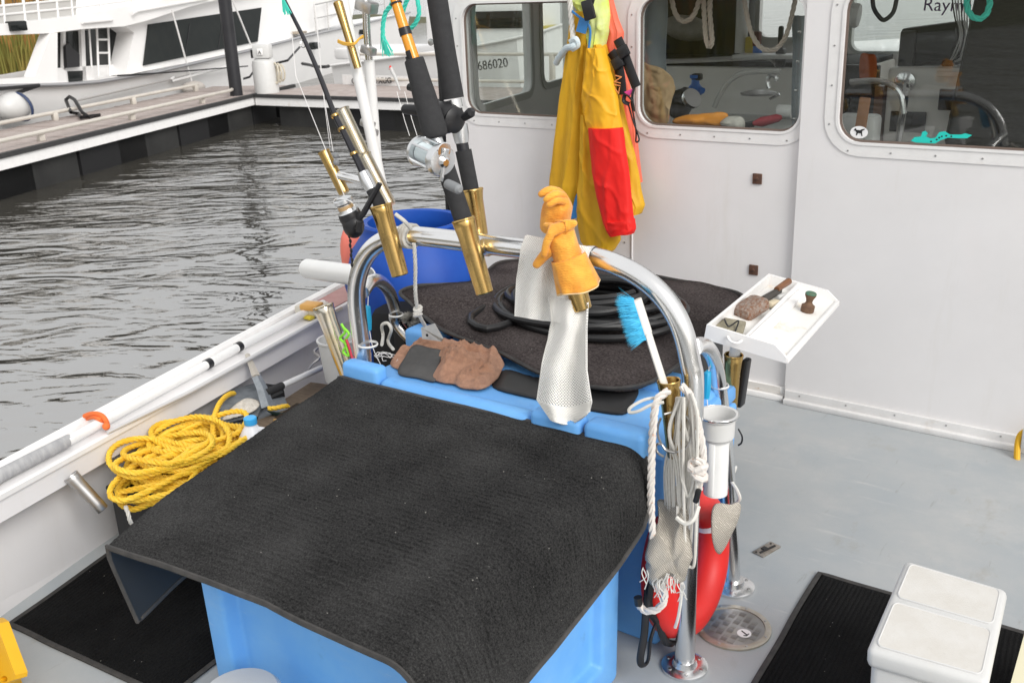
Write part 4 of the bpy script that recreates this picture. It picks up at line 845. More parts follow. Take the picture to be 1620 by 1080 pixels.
# ================================================================== THINGS ON THE REAR BIN
def sheet(name, outline, m_, lift=None, rings=9, th=.007, smooth=50, par=None):
    oc = spline(outline, 5, closed=True); c = sum(oc, V()) / len(oc); mb = MB(); k = len(oc)
    for i in range(rings, 0, -1):
        for p in oc:
            q = c.lerp(p, i / rings)
            if lift: q = q + lift(q, i / rings)
            mb.v.append(q)
    mb.v.append(c + (lift(c, 0) if lift else V()))
    for i in range(rings - 1):
        for j in range(k): j2 = (j + 1) % k; mb.f.append((i * k + j, i * k + j2, (i + 1) * k + j2, (i + 1) * k + j))
    for j in range(k): mb.f.append(((rings - 1) * k + j, (rings - 1) * k + (j + 1) % k, rings * k))
    return mb.build(name, m_, par, smooth=smooth, solid=th), oc
BRM = carpet(bpy.data.materials.new('brown black matting'), (.026, .021, .021), (.135, .115, .112), 130)
ol = [(633, 462, .80), (648, 478, .775), (668, 497, .755), (700, 522, .735), (760, 546, .72), (800, 562, .715), (850, 588, .712), (900, 604, .712), (960, 614, .712), (1015, 609, .712), (1052, 592, .712), (1082, 570, .71), (1108, 545, .705), (1135, 512, .70), (1160, 484, .70), (1173, 466, .70), (1120, 452, .70), (1065, 442, .70), (980, 426, .70), (890, 412, .72), (800, 413, .74), (772, 427, .75), (748, 446, .76), (700, 450, .785), (660, 452, .80)]
bm_, bo_ = sheet('floor_mat', [P(u, v, z=z) for u, v, z in ol], BRM, lambda p, t: V((0, 0, .010 * nz(p, 5) + .006 * nz(p, 12))))
tag(bm_, 'dark brown mat with curved edge spread behind the arch', 'mat')
MB().tube(bo_, .007, 6, closed=True).build('edging', EDGE, bm_)
# black rubber sheets and terry towels
RB2 = mat('worn black rubber sheet', (.055, .053, .052), .55, col2=(.10, .097, .093), vscale=9, thr=(.4, .8), bump=.05, bscale=40)
zL = .682
sh, _ = sheet('rubber_sheet', [P(630, 590, z=zL + .004), P(640, 566, z=zL + .03), P(655, 546, z=zL + .05), P(680, 550, z=zL + .05), P(700, 556, z=zL + .045), P(694, 578, z=zL + .03), P(688, 602, z=zL + .006), P(660, 597, z=zL + .004)], RB2, lambda p, t: V((0, 0, .006 * nz(p, 8))), 6, .006); tag(sh, 'scuffed black rubber piece between the two brown towels', 'rubber sheet', 'black rubber pieces on the rear bin')
sh, _ = sheet('rubber_sheet', [P(780, 612, z=zL), P(800, 585, z=zL + .004), P(850, 598, z=zL + .006), P(920, 612, z=zL + .008), P(985, 618, z=zL + .01), P(1010, 618, z=zL + .006), P(1000, 640, z=zL), P(985, 655, z=zL), P(930, 648, z=zL), P(850, 632, z=zL)], mat('black rubber flap', (.022, .022, .023), .5, var=.3, vscale=12), lambda p, t: V((0, 0, .004 * nz(p, 8))), 6, .006); tag(sh, 'flat black rubber strip under the curved mat edge', 'rubber sheet', 'black rubber pieces on the rear bin')
TOW = mat('rust brown terry towel', (.60, .32, .20), .95, col2=(.44, .22, .135), vscale=60, bump=1, bscale=330, sheen=.15)
def towel(name, outline, amp, label, seed, base=.0):
    rr = random.Random(seed); dirs = [(rr.uniform(0, 3.14), rr.uniform(16, 38), rr.uniform(0, 6)) for _ in range(6)]
    def crease(p):
        s = 0
        for a, k, ph in dirs: s += (1 - abs(math.sin((p.x * math.cos(a) + p.y * math.sin(a)) * k + ph + 2.2 * nz(p, 7, ph)))) ** 4
        return s
    outline = [p + V((random.uniform(-.008, .008), random.uniform(-.008, .008), 0)) for p in spline(outline, 2, True)]
    o, _ = sheet(name, outline, TOW, lambda p, t: V((0, 0, base + amp * ((1 - t ** 4) * (.30 + 1.1 * abs(nz(p, 8, seed))) + (1 - t ** 8) * .26 * crease(p)))), 34, .005, 80); tag(o, label, 'towel', 'brown towels on the rear bin'); return o
towel('towel', [P(686, 600, z=zL + .005), P(690, 575, z=zL + .02), P(705, 555, z=zL + .03), P(740, 548, z=zL + .03), P(770, 560, z=zL + .02), P(799, 576, z=zL + .01), P(790, 596, z=zL + .005), P(772, 612, z=zL + .005), P(745, 616, z=zL + .005), P(715, 608, z=zL + .005)], .055, 'crumpled rust brown towel against the black rubber strip', 2)
towel('towel', [P(620, 572, z=zL + .005), P(628, 560, z=zL + .012), P(650, 548, z=zL + .015), P(665, 538, z=zL + .025), P(700, 534, z=zL + .03), P(735, 543, z=zL + .03), P(720, 556, z=zL + .015), P(690, 562, z=zL + .01), P(650, 575, z=zL + .005), P(632, 582, z=zL + .005)], .03, 'flattened rust brown towel tucked under the dark mat', 9, -.004)
# black hose coil
HOSE = mat('black hose', (.016, .016, .017), .35, var=.2, vscale=30, rvar=.2)
hc_ = V((-1.80, 2.95, .742)); path = []
rnd = random.Random(5)
for k in range(15 * 18 + 1):
    a = k / 18 * 2 * math.pi; L_ = k / 18; rx_ = .345 - .010 * L_ + .035 * math.sin(L_ * 2.4); ry_ = .275 - .008 * L_ + .035 * math.cos(L_ * 1.9)
    path.append(hc_ + V((rx_ * math.cos(a) + .03 * math.sin(L_ * 3.1) + .02, ry_ * math.sin(a) + .03 * math.cos(L_ * 2.2), .0055 * L_ + .008 * math.sin(a * 2 + L_))))
path = [P(820, 505, z=.74), P(770, 520, z=.745), P(745, 500, z=.75)] + path[9:]
tag(MB().tube(spline(path, 3), .0128, 9).build('hose', HOSE), 'long black hose coiled on the dark brown mat', 'hose')
# ================================================================== WHITE MESH CLOTH AND ORANGE GLOVES
MESHW = mat('white mesh fabric', (.88, .87, .84), .8)
def mesh_cloth(name, fn, nu, nv, label, th=.0022):
    mb = MB(); mb.v = [fn(i / (nu - 1), j / (nv - 1)) for j in range(nv) for i in range(nu)]
    for j in range(nv):
        for i in range(nu):
            if (i + j) % 2:
                c4 = [(a_, b_) for a_, b_ in ((i - 1, j), (i, j - 1), (i + 1, j), (i, j + 1)) if 0 <= a_ < nu and 0 <= b_ < nv]
                if len(c4) >= 3: mb.f.append(tuple(b_ * nu + a_ for a_, b_ in c4))
    used = sorted({i for f in mb.f for i in f}); rm = {k: i for i, k in enumerate(used)}; mb.v = [mb.v[k] for k in used]; mb.f = [tuple(rm[i] for i in f) for f in mb.f]
    o = mb.build(name, MESHW, smooth=0); q = o.modifiers.new('weave', 'WIREFRAME'); q.thickness = th; q.use_even_offset = False; q.offset = 0
    return tag(o, label, 'cloth', 'white mesh cloths on the arch')
def clA(a, t):
    rows = [(0, 843, 934, 384, 398), (.12, 832, 934, 372, 392), (.3, 824, 928, 392, 415), (.6, 817, 915, 440, 458), (1, 815, 903, 500, 513)]
    for r0, r1 in zip(rows, rows[1:]):
        if r0[0] <= t <= r1[0] + 1e-9:
            f = (t - r0[0]) / (r1[0] - r0[0]); g_ = [r0[i] + (r1[i] - r0[i]) * f for i in range(5)]; break
    y = 2.150 - .016 * min(1, t * 4) + (.016 * math.sin(a * 11 + t * 2) + .010 * nz((a * 4, t * 4), 1, 3)) * min(1, t * 2) + (.05 * (1 - t / .12) if t < .12 else 0)
    return P(g_[1] + (g_[2] - g_[1]) * a, g_[3] + (g_[4] - g_[3]) * a, y=y)
# rotate the weave 45 degrees by building it from a skewed grid
def clB(a, t):
    rows = [(0, 868, 930, 470, 478), (.2, 872, 928, 510, 520), (.55, 858, 928, 575, 585), (.8, 850, 936, 632, 634), (1, 872, 934, 664, 650)]
    for r0, r1 in zip(rows, rows[1:]):
        if r0[0] <= t <= r1[0] + 1e-9:
            f = (t - r0[0]) / (r1[0] - r0[0]); g_ = [r0[i] + (r1[i] - r0[i]) * f for i in range(5)]; break
    bow = 14 * t * math.sin(a * 3.14)
    return P(g_[1] + (g_[2] - g_[1]) * a, g_[3] + (g_[4] - g_[3]) * a + bow, y=2.122 - .03 * t + .016 * math.sin(a * 9 + t * 3) + .012 * nz((a * 3, t * 5), 1, 8))
mesh_cloth('mesh_cloth', clA, 55, 75, 'upper white mesh cloth folded over the arch under the gloves', .0052)
mesh_cloth('mesh_cloth', clB, 37, 91, 'lower white mesh cloth hanging down to the blue bin', .0052)
GLV = bpy.data.materials.new('orange rubber glove'); mat('og', (.86, .38, .035), .6); GLV = MATS['og']
n = GLV.node_tree.nodes; l = GLV.node_tree.links; b = n['Principled BSDF']; b.inputs['Sheen Weight'].default_value = .25
tc = n.new('ShaderNodeTexCoord'); vo = n.new('ShaderNodeTexWave'); vo.inputs['Scale'].default_value = 75; vo.inputs['Distortion'].default_value = 4; vo.inputs['Detail'].default_value = 2; vo.inputs['Detail Scale'].default_value = 2; vo.bands_direction = 'Z'; l.new(tc.outputs['Object'], vo.inputs['Vector'])
n2 = n.new('ShaderNodeTexNoise'); n2.inputs['Scale'].default_value = 22; n2.inputs['Detail'].default_value = 5; l.new(tc.outputs['Object'], n2.inputs['Vector'])
bp = n.new('ShaderNodeBump'); bp.inputs['Strength'].default_value = .35; bp.inputs['Distance'].default_value = .003; l.new(vo.outputs['Fac'], bp.inputs['Height']); b2 = n.new('ShaderNodeBump'); b2.inputs['Strength'].default_value = .8; b2.inputs['Distance'].default_value = .012; l.new(n2.outputs['Fac'], b2.inputs['Height']); l.new(bp.outputs[0], b2.inputs['Normal']); l.new(b2.outputs[0], b.inputs['Normal'])
cr = n.new('ShaderNodeValToRGB'); cr.color_ramp.elements[0].color = (.72, .26, .02, 1); cr.color_ramp.elements[0].position = .3; cr.color_ramp.elements[1].color = (.93, .45, .05, 1); cr.color_ramp.elements[1].position = .7; l.new(n2.outputs['Fac'], cr.inputs[0]); l.new(cr.outputs[0], b.inputs['Base Color'])
def skin(name, chains, m_, label, cat, group=None):
    vs = []; es = []; rad = []; idx = {}
    for ch in chains:
        prev = None
        for p, r_ in ch:
            key = tuple(round(c, 5) for c in p)
            if key not in idx: idx[key] = len(vs); vs.append(V(p)); rad.append(r_)
            i = idx[key]
            if prev is not None: es.append((prev, i))
            prev = i
    lo = V((min(p.x for p in vs), min(p.y for p in vs), min(p.z for p in vs))); me = bpy.data.meshes.new(name); me.from_pydata([p - lo for p in vs], es, [])
    o = bpy.data.objects.new(name, me); COL.objects.link(o); place(o, lo); me.materials.append(m_)
    mo = o.modifiers.new('skin', 'SKIN'); mo.use_smooth_shade = True
    for i, q in enumerate(me.skin_vertices[0].data): q.radius = rad[i] if isinstance(rad[i], tuple) else (rad[i], rad[i]); q.use_root = (i == 0)
    s_ = o.modifiers.new('sub', 'SUBSURF'); s_.levels = 2; s_.render_levels = 2
    return tag(o, label, cat, group)
def G(u, v, y): return tuple(P(u, v, y=y))
g0 = G(893, 375, 2.10)
skin('work_glove', [[(G(912, 447, 2.11), (.060, .048)), (G(905, 426, 2.11), (.050, .042)), (G(897, 400, 2.105), (.041, .035)), (g0, (.038, .030)), (G(893, 357, 2.10), (.028, .02))],
     [(g0, (.038, .030)), (G(876, 390, 2.08), .020), (G(862, 403, 2.075), .015), (G(849, 418, 2.07), .0125), (G(846, 423, 2.07), .009)],
     [(G(893, 357, 2.10), (.028, .02)), (G(882, 361, 2.07), .015), (G(872, 370, 2.055), .0125), (G(865, 382, 2.05), .011), (G(861, 402, 2.05), .010), (G(861, 407, 2.05), .007)],
     [(G(893, 357, 2.10), (.028, .02)), (G(905, 354, 2.10), .012), (G(913, 352, 2.10), .008)], [(G(882, 361, 2.07), .015), (G(870, 358, 2.08), .010), (G(860, 356, 2.085), .007)]], GLV, 'orange ribbed rubber glove pulled cuff down over the brass holder', 'glove', 'orange gloves')
g1 = G(880, 335, 2.145)
skin('work_glove', [[(G(876, 372, 2.15), (.040, .040)), (G(878, 355, 2.15), (.045, .042)), (g1, (.044, .042)), (G(881, 318, 2.145), (.038, .034))],
     [(G(881, 318, 2.145), (.038, .034)), (G(880, 303, 2.135), .014), (G(870, 299, 2.115), .012), (G(858, 306, 2.10), .011), (G(852, 310, 2.10), .008)],
     [(G(881, 318, 2.145), (.038, .034)), (G(889, 310, 2.13), .012), (G(878, 306, 2.105), .0105), (G(866, 314, 2.09), .0098), (G(860, 319, 2.09), .007)],
     [(G(881, 318, 2.145), (.038, .034)), (G(894, 318, 2.13), .011), (G(880, 317, 2.10), .0095), (G(869, 324, 2.09), .009), (G(864, 326, 2.09), .006)]], GLV, 'orange rubber glove standing fingers up behind the other glove', 'glove', 'orange gloves')
gl0 = bpy.data.objects['work_glove']; gax = (V(G(897, 400, 2.105)) - V(G(912, 447, 2.11))).normalized()
gc = V(G(912, 447, 2.11)); e1_ = gax.orthogonal().normalized(); e2_ = gax.cross(e1_)
def cuff(a, t):
    th = a * 6.2832; h = .07 - .088 * t; r_ = .0425 + .010 * t + (.0035 * math.sin(th * 3 + 1) + .003 * math.sin(th * 7)) * t
    return gc + gax * (h + .006 * math.sin(th * 2 + .6) * t) + (e1_ * math.cos(th) * 1.06 + e2_ * math.sin(th) * .9) * r_
MB().grid(cuff, 48, 14, closeu=True).build('cuff', GLV, gl0, smooth=60, solid=.003)
MB().tube([cuff(k / 48, 1) for k in range(48)], .0022, 6, closed=True).build('cuff_hem', mat('pale cuff hem', (.85, .62, .35), .8), gl0)
# ================================================================== DECK BRUSH
dbr = root('deck_brush', H5[0], 'white handled scrubbing brush with bright blue bristles', 'brush')
hp0, hp1 = P(1056, 624, y=2.135), P(1008, 474, y=2.12); hd = (hp1 - hp0).normalized()
MB().tube(spline([hp0, up(hp0, hp1, .3), up(hp0, hp1, .6), up(hp0, hp1, .68), up(hp0, hp1, .97), up(hp0, hp1, 1)], 5), [.0135] * 14 + [.016] * 11 + [.012], 12, flat=.6).build('handle', mat('cream plastic', (.76, .74, .69), .45), dbr)
bs = MB(); bd_ = V((-.80, -.45, -.12)).normalized(); rnd = random.Random(2)
for k in range(1500):
    t = .60 + .40 * rnd.random(); w_ = rnd.uniform(-.022, .022); p = up(hp0, hp1, t) + V((0, 1, 0)).cross(hd).normalized() * 0 + bd_.cross(hd).normalized() * w_ + bd_ * .008
    e = p + (bd_ + V((rnd.gauss(0, .17), rnd.gauss(0, .17), rnd.gauss(0, .2) + (t - .8) * .9))).normalized() * rnd.uniform(.038, .052)
    a_ = hd * .0012; c_ = bd_.cross(hd) * .0012; bs.add([p - a_, p + a_, p + c_, e], [(0, 1, 3), (1, 2, 3), (2, 0, 3)])
q = bs.build('bristles', mat('sky blue bristles', (.05, .47, .78), .6, col2=(.10, .60, .88), vscale=60), dbr, smooth=0, fix=False); q['kind'] = 'stuff'
# ================================================================== CUTTING TRAY
A_, B_, D_ = P(1114, 535, y=2.60), P(1243, 573, y=2.62), P(1212, 452, y=3.22); e1 = (B_ - A_); e2 = (D_ - A_); nn = e1.cross(e2).normalized(); C_ = B_ + e2
TRAY = mat('white tray with rust marks', (.80, .79, .76), .45, col2=(.62, .44, .26), vscale=8, thr=(.52, .74), detail=8)
TRW = mat('white tray wall', (.82, .81, .80), .4, var=.05, vscale=12)
ty = root('cutting_tray', A_, 'white open sided cutting tray mounted in front of the wheelhouse wall', 'tray')
def T(a, c, h=0): return A_ + e1 * a + e2 * c + nn * h
MB().plate([T(0, 0), T(1, 0), T(1, 1), T(0, 1)], nn * .008).build('floor', TRAY, ty, smooth=0)
w5 = .010
MB().plate([T(0, -.003, -.002), T(1.0, -.003, -.002), T(1.0, -.003, .014), T(.84, -.003, .042), T(0, -.003, .045)], e2.normalized() * w5).build('front_wall', TRW, ty, smooth=0)
MB().plate([T(0, 1, 0), T(1.0, 1, 0), T(1.0, 1, .014), T(.84, 1, .041), T(0, 1, .045)], -e2.normalized() * w5).build('back_wall', TRW, ty, smooth=0)
MB().plate([T(0, .017, .0085), T(0, .983, .0085), T(0, .983, .0445), T(0, .017, .0445)], e1.normalized() * w5).build('side_wall', TRW, ty, smooth=0)
MB().plate([T(.42, .017, .0085), T(.42, .983, .0085), T(.42, .983, .04), T(.42, .30, .026), T(.42, .017, .022)], e1.normalized() * .008).build('divider', TRW, ty, smooth=0)
MB().plate([T(.46, .017, .0085), T(.58, .017, .0085), T(.58, .983, .0085), T(.46, .983, .0085)], nn * .012).build('knife_rail', TRW, ty, smooth=0)
MB().box(T(1, .5, .006), (.012, e2.length, .02), e2.to_track_quat('Y', 'Z').to_matrix(), .003).build('lip', TRW, ty)
MB().tube(spline([T(.28, -.012, .03), T(.34, -.03, .022), T(.42, -.03, .022), T(.46, -.012, .03)], 4), .004, 6).build('pull', TRW, ty)
MB().tube([H6[1] + V((0, 0, .1)), H6[0] + V((.005, 0, .035))], .0165, 16).build('mount_post', PVC, ty)
# things on the tray
KR = mat('rusty crusted iron', (.20, .09, .045), .85, col2=(.32, .29, .26), vscale=90, bump=.8, bscale=120)
ob = root('fish_scaler', T(.2, .45, .01), 'rusty encrusted scaler head with dark handle lying in the tray', 'fish scaler')
MB().box(T(.2, .44, .032), (.075, .105, .044), Matrix.Rotation(-.35, 3, 'Z') @ Matrix.Rotation(.25, 3, 'X'), .014, 2).build('head', KR, ob)
MB().tube([T(.24, .60, .034), T(.30, .80, .036)], [.013, .012], 10).build('handle', mat('dark worn handle', (.05, .045, .04), .6), ob); MB().tube([T(.29, .76, .046), T(.33, .93, .05)], [.010, .012], 10).build('wooden_grip', WOOD, ob)
tag(MB().box(T(.17, .17, .02), (.085, .10, .016), Matrix.Rotation(.3, 3, 'Z') @ Matrix.Rotation(.12, 3, 'Y'), .006).build('sharpening_stone', mat('olive grey stone', (.22, .20, .14), .9, col2=(.30, .27, .2), vscale=40, bump=.3)), 'olive grey stone block in the tray front corner', 'stone')
tag(MB().tube(spline([T(.06, .20, .03), T(.12, .12, .045), T(.2, .10, .034), T(.26, .16, .045), T(.3, .08, .03)], 5), .0025, 6).build('wire_hook', BLACK), 'bent dark wire on the stone block in the tray', 'wire')
for lab, (a, c), s in (('pale scrap of soap beside the scaler handle', (.35, .64), (.03, .05, .02)), ('small white plastic scrap in the tray back corner', (.36, .78), (.025, .05, .02))):
    tag(MB().box(T(a, c, .022), s, Matrix.Rotation(-.3, 3, 'Z'), .007).build('scrap', mat('pale scrap', (.60, .52, .38), .7) if 'soap' in lab else BONE), lab, 'scrap')
ft = root('brass_fitting', T(.76, .72, .008), 'corroded green and brown brass fitting standing on the tray', 'fitting')
CO = mat('corroded bronze', (.13, .075, .05), .7, .4, col2=(.20, .12, .07), vscale=50); MB().lathe([(.019, 0), (.0215, .003), (.0215, .022), (.014, .027), (.010, .034), (.012, .044), (.018, .056), (.018, .060)], T(.76, .72, .008), nn, 20).build('body', CO, ft)
MB().lathe([(.0178, 0), (.0186, .003), (.015, .007)], T(.76, .72, .008) + nn * .060, nn, 20).build('cap', mat('verdigris', (.05, .17, .12), .8, col2=(.12, .13, .08), vscale=60), ft)
# black bracket beside holder 6 and blue tool hanging between the legs
for lab, u, v, y in (('bright blue tool hung inside the arch right legs', 1119, 612, 2.50), ('blue pen-like tool hung by the arch left leg', 583, 506, 2.30)):
    p = P(u, v, y=y); o = root('line_tool', p, lab, 'tool', 'blue hanging tools'); MB().tube([p + V((.003, 0, .05)), p + V((0, 0, .045)), p, p + V((-.002, 0, -.035))], [.006, .0105, .011, .009], 10).build('grip', mat('cyan plastic', (.02, .36, .62), .4), o)
    MB().tube([p + V((.003, 0, .05)), p + V((-.0, 0.02, .14))], .0016, 5).build('cord', WHITE2, o)
    MB().tube(spline([p + V((0, 0, -.035)), p + V((.01, 0, -.1)), p + V((.03, .01, -.16))], 4), .0016, 5).build('wire', WHITE2, o)
tag(MB().box(P(1176, 605, y=2.74), (.02, .04, .16), Matrix.Rotation(.1, 3, 'Y'), .006).build('strap_buckle', BLACK), 'black strap buckle hanging beside the tray post', 'buckle')
# ================================================================== PVC CUP HOLDER, ROPES, LIFE RING AT THE RIGHT LEG
c0 = P(1136, 655, y=2.30); pv = root('rod_holder', c0, 'white pvc cup on a short pipe beside the arch right leg', 'rod holder')
MB().lathe([(.038, -.072), (.040, -.066), (.045, -.062), (.0465, -.012), (.0535, -.006), (.0545, 0), (.0535, .004), (.047, .003), (.0445, -.004), (.040, -.055), (.0, -.056)], c0, n=32, cap=False).build('cup', BONE, pv)
MB().tube([c0 + V((0, 0, -.07)), c0 + V((.0, .0, -.235))], .033, 24).build('pipe', PVC, pv); MB().lathe([(.0545, -.004), (.0555, 0), (.0545, .003)], c0 + V((0, 0, .001)), n=32, cap=False).build('chrome_rim', CHROME, pv, solid=.001)
MB().box(c0 + V((.0, -.032, -.15)), (.018, .012, .16), bev=.004).build('rib', PVC, pv)
RP = mat('white nylon rope', (.70, .68, .63), .8, var=.15, vscale=60)
RPF = mat('white rope with red fleck', (.68, .64, .60), .8, col2=(.60, .30, .18), vscale=120, thr=(.60, .68))
def yr(u, v, y): return P(u, v, y=y)
tag(rope3(spline([yr(1058, 618, 2.10), yr(1040, 632, 2.07), yr(1034, 665, 2.06), yr(1031, 720, 2.06), yr(1030, 800, 2.05), yr(1035, 870, 2.05), yr(1045, 915, 2.05), yr(1052, 942, 2.04), yr(1044, 960, 2.03), yr(1028, 966, 2.02), yr(1015, 962, 2.02), yr(1010, 948, 2.02)], 7), .0105).build('dock_line', RPF), 'thick red flecked rope hanging in a long hook by the life ring', 'rope', 'white ropes on the arch right leg')
tag(MB().tube([yr(1011, 956, 2.02), yr(1009.5, 944, 2.02)], .012, 10).build('rope_whipping', BLACK), 'black taped end of the thick flecked rope', 'tape')
tag(rope3(spline([yr(1078, 610, 2.10), yr(1092, 625, 2.10), yr(1100, 655, 2.10), yr(1108, 690, 2.10), yr(1112, 725, 2.10), yr(1103, 742, 2.10), yr(1096, 735, 2.09), yr(1104, 728, 2.08), yr(1114, 738, 2.09), yr(1107, 752, 2.09), yr(1105, 775, 2.10)], 7), .0105).build('dock_line', RPF), 'knotted flecked rope beside the white pvc cup', 'rope', 'white ropes on the arch right leg')
kt = MB()
for k in range(4): c = yr(1102 + 4 * (k % 2), 735 + 5 * k, 2.085); kt.tube([c + V((.016 * math.cos(a * .785), .016 * math.sin(a * .785), .009 * math.sin(a * .785 + k * 1.6))) for a in range(8)], .009, 8, closed=True)
q = kt.build('rope_knot', RPF); tag(q, 'bulky knot in the flecked rope under the pvc cup', 'knot', kind='stuff')
rnd = random.Random(11); hank = root('cord_hank', P(1080, 800, y=2.12), 'hank of thin white cord hanging on the arch right leg', 'cord')
for k in range(9):
    u0 = 1066 + rnd.uniform(-4, 22); u1 = 1058 + 3.6 * k; vb = 780 + rnd.uniform(0, 120); y_ = 2.135 - .006 * k + (.0)
    pts = [yr(1066 + k * 2, 628, y_), yr(u0 - 6, 680, y_ - .01), yr(u1 - 6, 740, y_), yr(u1 - 2, vb - 20, y_ - .01), yr(u1 + 5, vb, y_), yr(u1 + 13, vb - 18, y_), yr(u1 + 16, 730, y_), yr(u0 + 16, 660, y_), yr(1086 + k, 622, y_)]
    MB().tube(spline(pts, 6), .0042, 6).build('cord_loop', RP, hank)
tag(MB().tube(spline([yr(1045, 628, 2.09), yr(1020, 632, 2.07), yr(998, 644, 2.05), yr(996, 652, 2.05), yr(1010, 650, 2.05), yr(1030, 640, 2.06), yr(1050, 636, 2.07)], 6), .0042, 6).build('cord_loop', RP), 'thin white cord loop sticking out left over the blue bin', 'cord')
tag(MB().tube(spline([yr(1105, 800, 2.08), yr(1098, 820, 2.06), yr(1085, 828, 2.05), yr(1070, 818, 2.05)], 5), .006, 6).build('cord_tail', RP), 'short white cord tail below the hank', 'cord')
for lab, pts in (('long white cord hanging down over the red life ring', [yr(1072, 800, 2.09), yr(1073, 860, 2.07), yr(1078, 930, 2.06), yr(1074, 970, 2.05), yr(1068, 992, 2.05)]),): tag(MB().tube(spline(pts, 6), .0045, 6).build('cord_tail', RP), lab, 'cord')
wr = yr(1067, 682, 2.10); tag(MB().tube([wr + V((.047 * math.cos(a * .26), .012 * math.sin(a * .26), .052 * math.sin(a * .26))) for a in range(-14, 7)] + [wr + V((-.02, -.02, .05))], .0032, 7).build('steel_hook', STEEL), 'large bent stainless wire ring round the brush holder', 'wire ring')
tag(MB().tube(spline([yr(1050, 722, 2.08), yr(1040, 715, 2.08), yr(1038, 704, 2.08), yr(1046, 702, 2.07), yr(1054, 712, 2.07), yr(1068, 716, 2.07)], 5), .0034, 7).build('steel_hook', STEEL), 'small twisted steel eye below the wire ring', 'wire ring')
tag(MB().box(yr(1103, 784, 2.08), (.014, .014, .04), Matrix.Rotation(.2, 3, 'Y'), .004).build('snap_clip', BLACK), 'small black clip on the white cord', 'clip')
tag(MB().tube(spline([yr(1164, 738, 2.68), yr(1158, 760, 2.62), yr(1166, 775, 2.60), yr(1170, 790, 2.60), yr(1158, 800, 2.61)], 5), .0055, 6).build('cord_loop', RP), 'white cord knotted round the rear brace leg', 'cord')
tag(MB().tube(spline([yr(1168, 678, 2.75), yr(1174, 690, 2.75), yr(1173, 700, 2.75), yr(1168, 704, 2.75)], 5), .003, 6).build('wire_loop', BLACK), 'thin black wire loop on the side of the rear bin', 'wire')
# life ring
RED = mat('red life ring cover', (.70, .025, .022), .38, var=.12, vscale=6, rvar=.2)
lr = root('life_ring', (-1.085, 2.33, .02), 'red life ring with white bands wedged between bin and arch leg', 'life ring')
lc = V((-1.088, 2.335, .25)); TL = R(-6)
def LR(a, r_=.170): return lc + V((math.sin(TL) * math.sin(a) * r_, math.cos(a) * r_, math.sin(a) * r_))
MB().tube([LR(2 * math.pi * k / 48) for k in range(48)], .053, 18, closed=True, uprf=(1, 0, 0)).build('ring', RED, lr)
for a0 in (-2.35, .35): MB().tube([LR(a0 + k * .03) for k in range(7)], .0542, 18, uprf=(1, 0, 0), cap=False).build('reflective_band', mat('reflective white', (.85, .86, .88), .3), lr)
MB().tube([LR(2 * math.pi * k / 40, (.228) + .012 * math.sin(k * 1.3)) + V((.0, 0, .004)) for k in range(40) if LR(2 * math.pi * k / 40, .228).z > .03], .011, 8).build('grab_line', BLACK, lr)
tag(MB().tube(spline([P(1026, 925, x=-1.10), P(1022, 965, x=-1.085), P(1019, 1005, x=-1.08), P(1013, 1040, x=-1.08), P(1016, 1052, x=-1.075), P(1025, 1044, x=-1.07), P(1029, 1012, x=-1.07), P(1036, 990, x=-1.08)], 6), .0105, 8, flat=.5).build('webbing_strap', BLACK), 'black webbing strap looped below the left of the life ring', 'strap')
# beige net bag draped over the ring
KN = bpy.data.materials.new('beige knitted net'); MATS['k'] = KN; KN.use_nodes = True; n = KN.node_tree.nodes; l = KN.node_tree.links; b = n['Principled BSDF']; tc = n.new('ShaderNodeTexCoord'); wv = n.new('ShaderNodeTexWave'); wv.inputs['Scale'].default_value = 85; wv.inputs['Distortion'].default_value = 5; wv.inputs['Detail'].default_value = 3; wv.bands_direction = 'DIAGONAL'; l.new(tc.outputs['Object'], wv.inputs['Vector'])
cr = n.new('ShaderNodeValToRGB'); cr.color_ramp.elements[0].color = (.42, .37, .30, 1); cr.color_ramp.elements[1].color = (.78, .73, .65, 1); l.new(wv.outputs['Fac'], cr.inputs[0]); l.new(cr.outputs[0], b.inputs['Base Color']); b.inputs['Roughness'].default_value = .9; bp = n.new('ShaderNodeBump'); bp.inputs['Distance'].default_value = .004; l.new(wv.outputs['Fac'], bp.inputs['Height']); l.new(bp.outputs[0], b.inputs['Normal'])
def fringe(o, pts_, n_=16):
    q = MB(); rr = random.Random(3)
    for k in range(n_):
        a_ = rr.choice(pts_); p = V(a_) + V((rr.uniform(-.008, .008), rr.uniform(-.01, .0), rr.uniform(-.004, .012)))
        q.tube(spline([p, p + V((rr.uniform(-.012, .012), -.006, -.015)), p + V((rr.uniform(-.02, .02), -.008, -rr.uniform(.025, .055)))], 3), .0016, 4)
    f_ = q.build('fringe', RP, o); f_['kind'] = 'stuff'
nb_, _ = sheet('net_bag', [P(1050, 790, y=2.14), P(1075, 800, y=2.10), P(1092, 840, y=2.10), P(1090, 900, y=2.07), P(1082, 925, y=2.06), P(1060, 912, y=2.035), P(1040, 925, y=2.02), P(1018, 905, y=2.01), P(1024, 868, y=2.03), P(1036, 825, y=2.08)], KN, lambda p, t: V((.02 * (1 - t * t) + .02 * nz(p, 14) + .008 * nz(p, 45), -.035 * (1 - t * t) + .024 * nz(p, 18, 4) + .010 * abs(nz(p, 40)), .012 * nz(p, 26))), 12, .006); tag(nb_, 'beige knitted net bag hung over the left of the life ring', 'net bag', 'beige net bags'); fringe(nb_, [P(1082, 922, y=2.045), P(1060, 910, y=2.02), P(1045, 918, y=2.01), P(1022, 902, y=2.0), P(1072, 915, y=2.03)], 26)
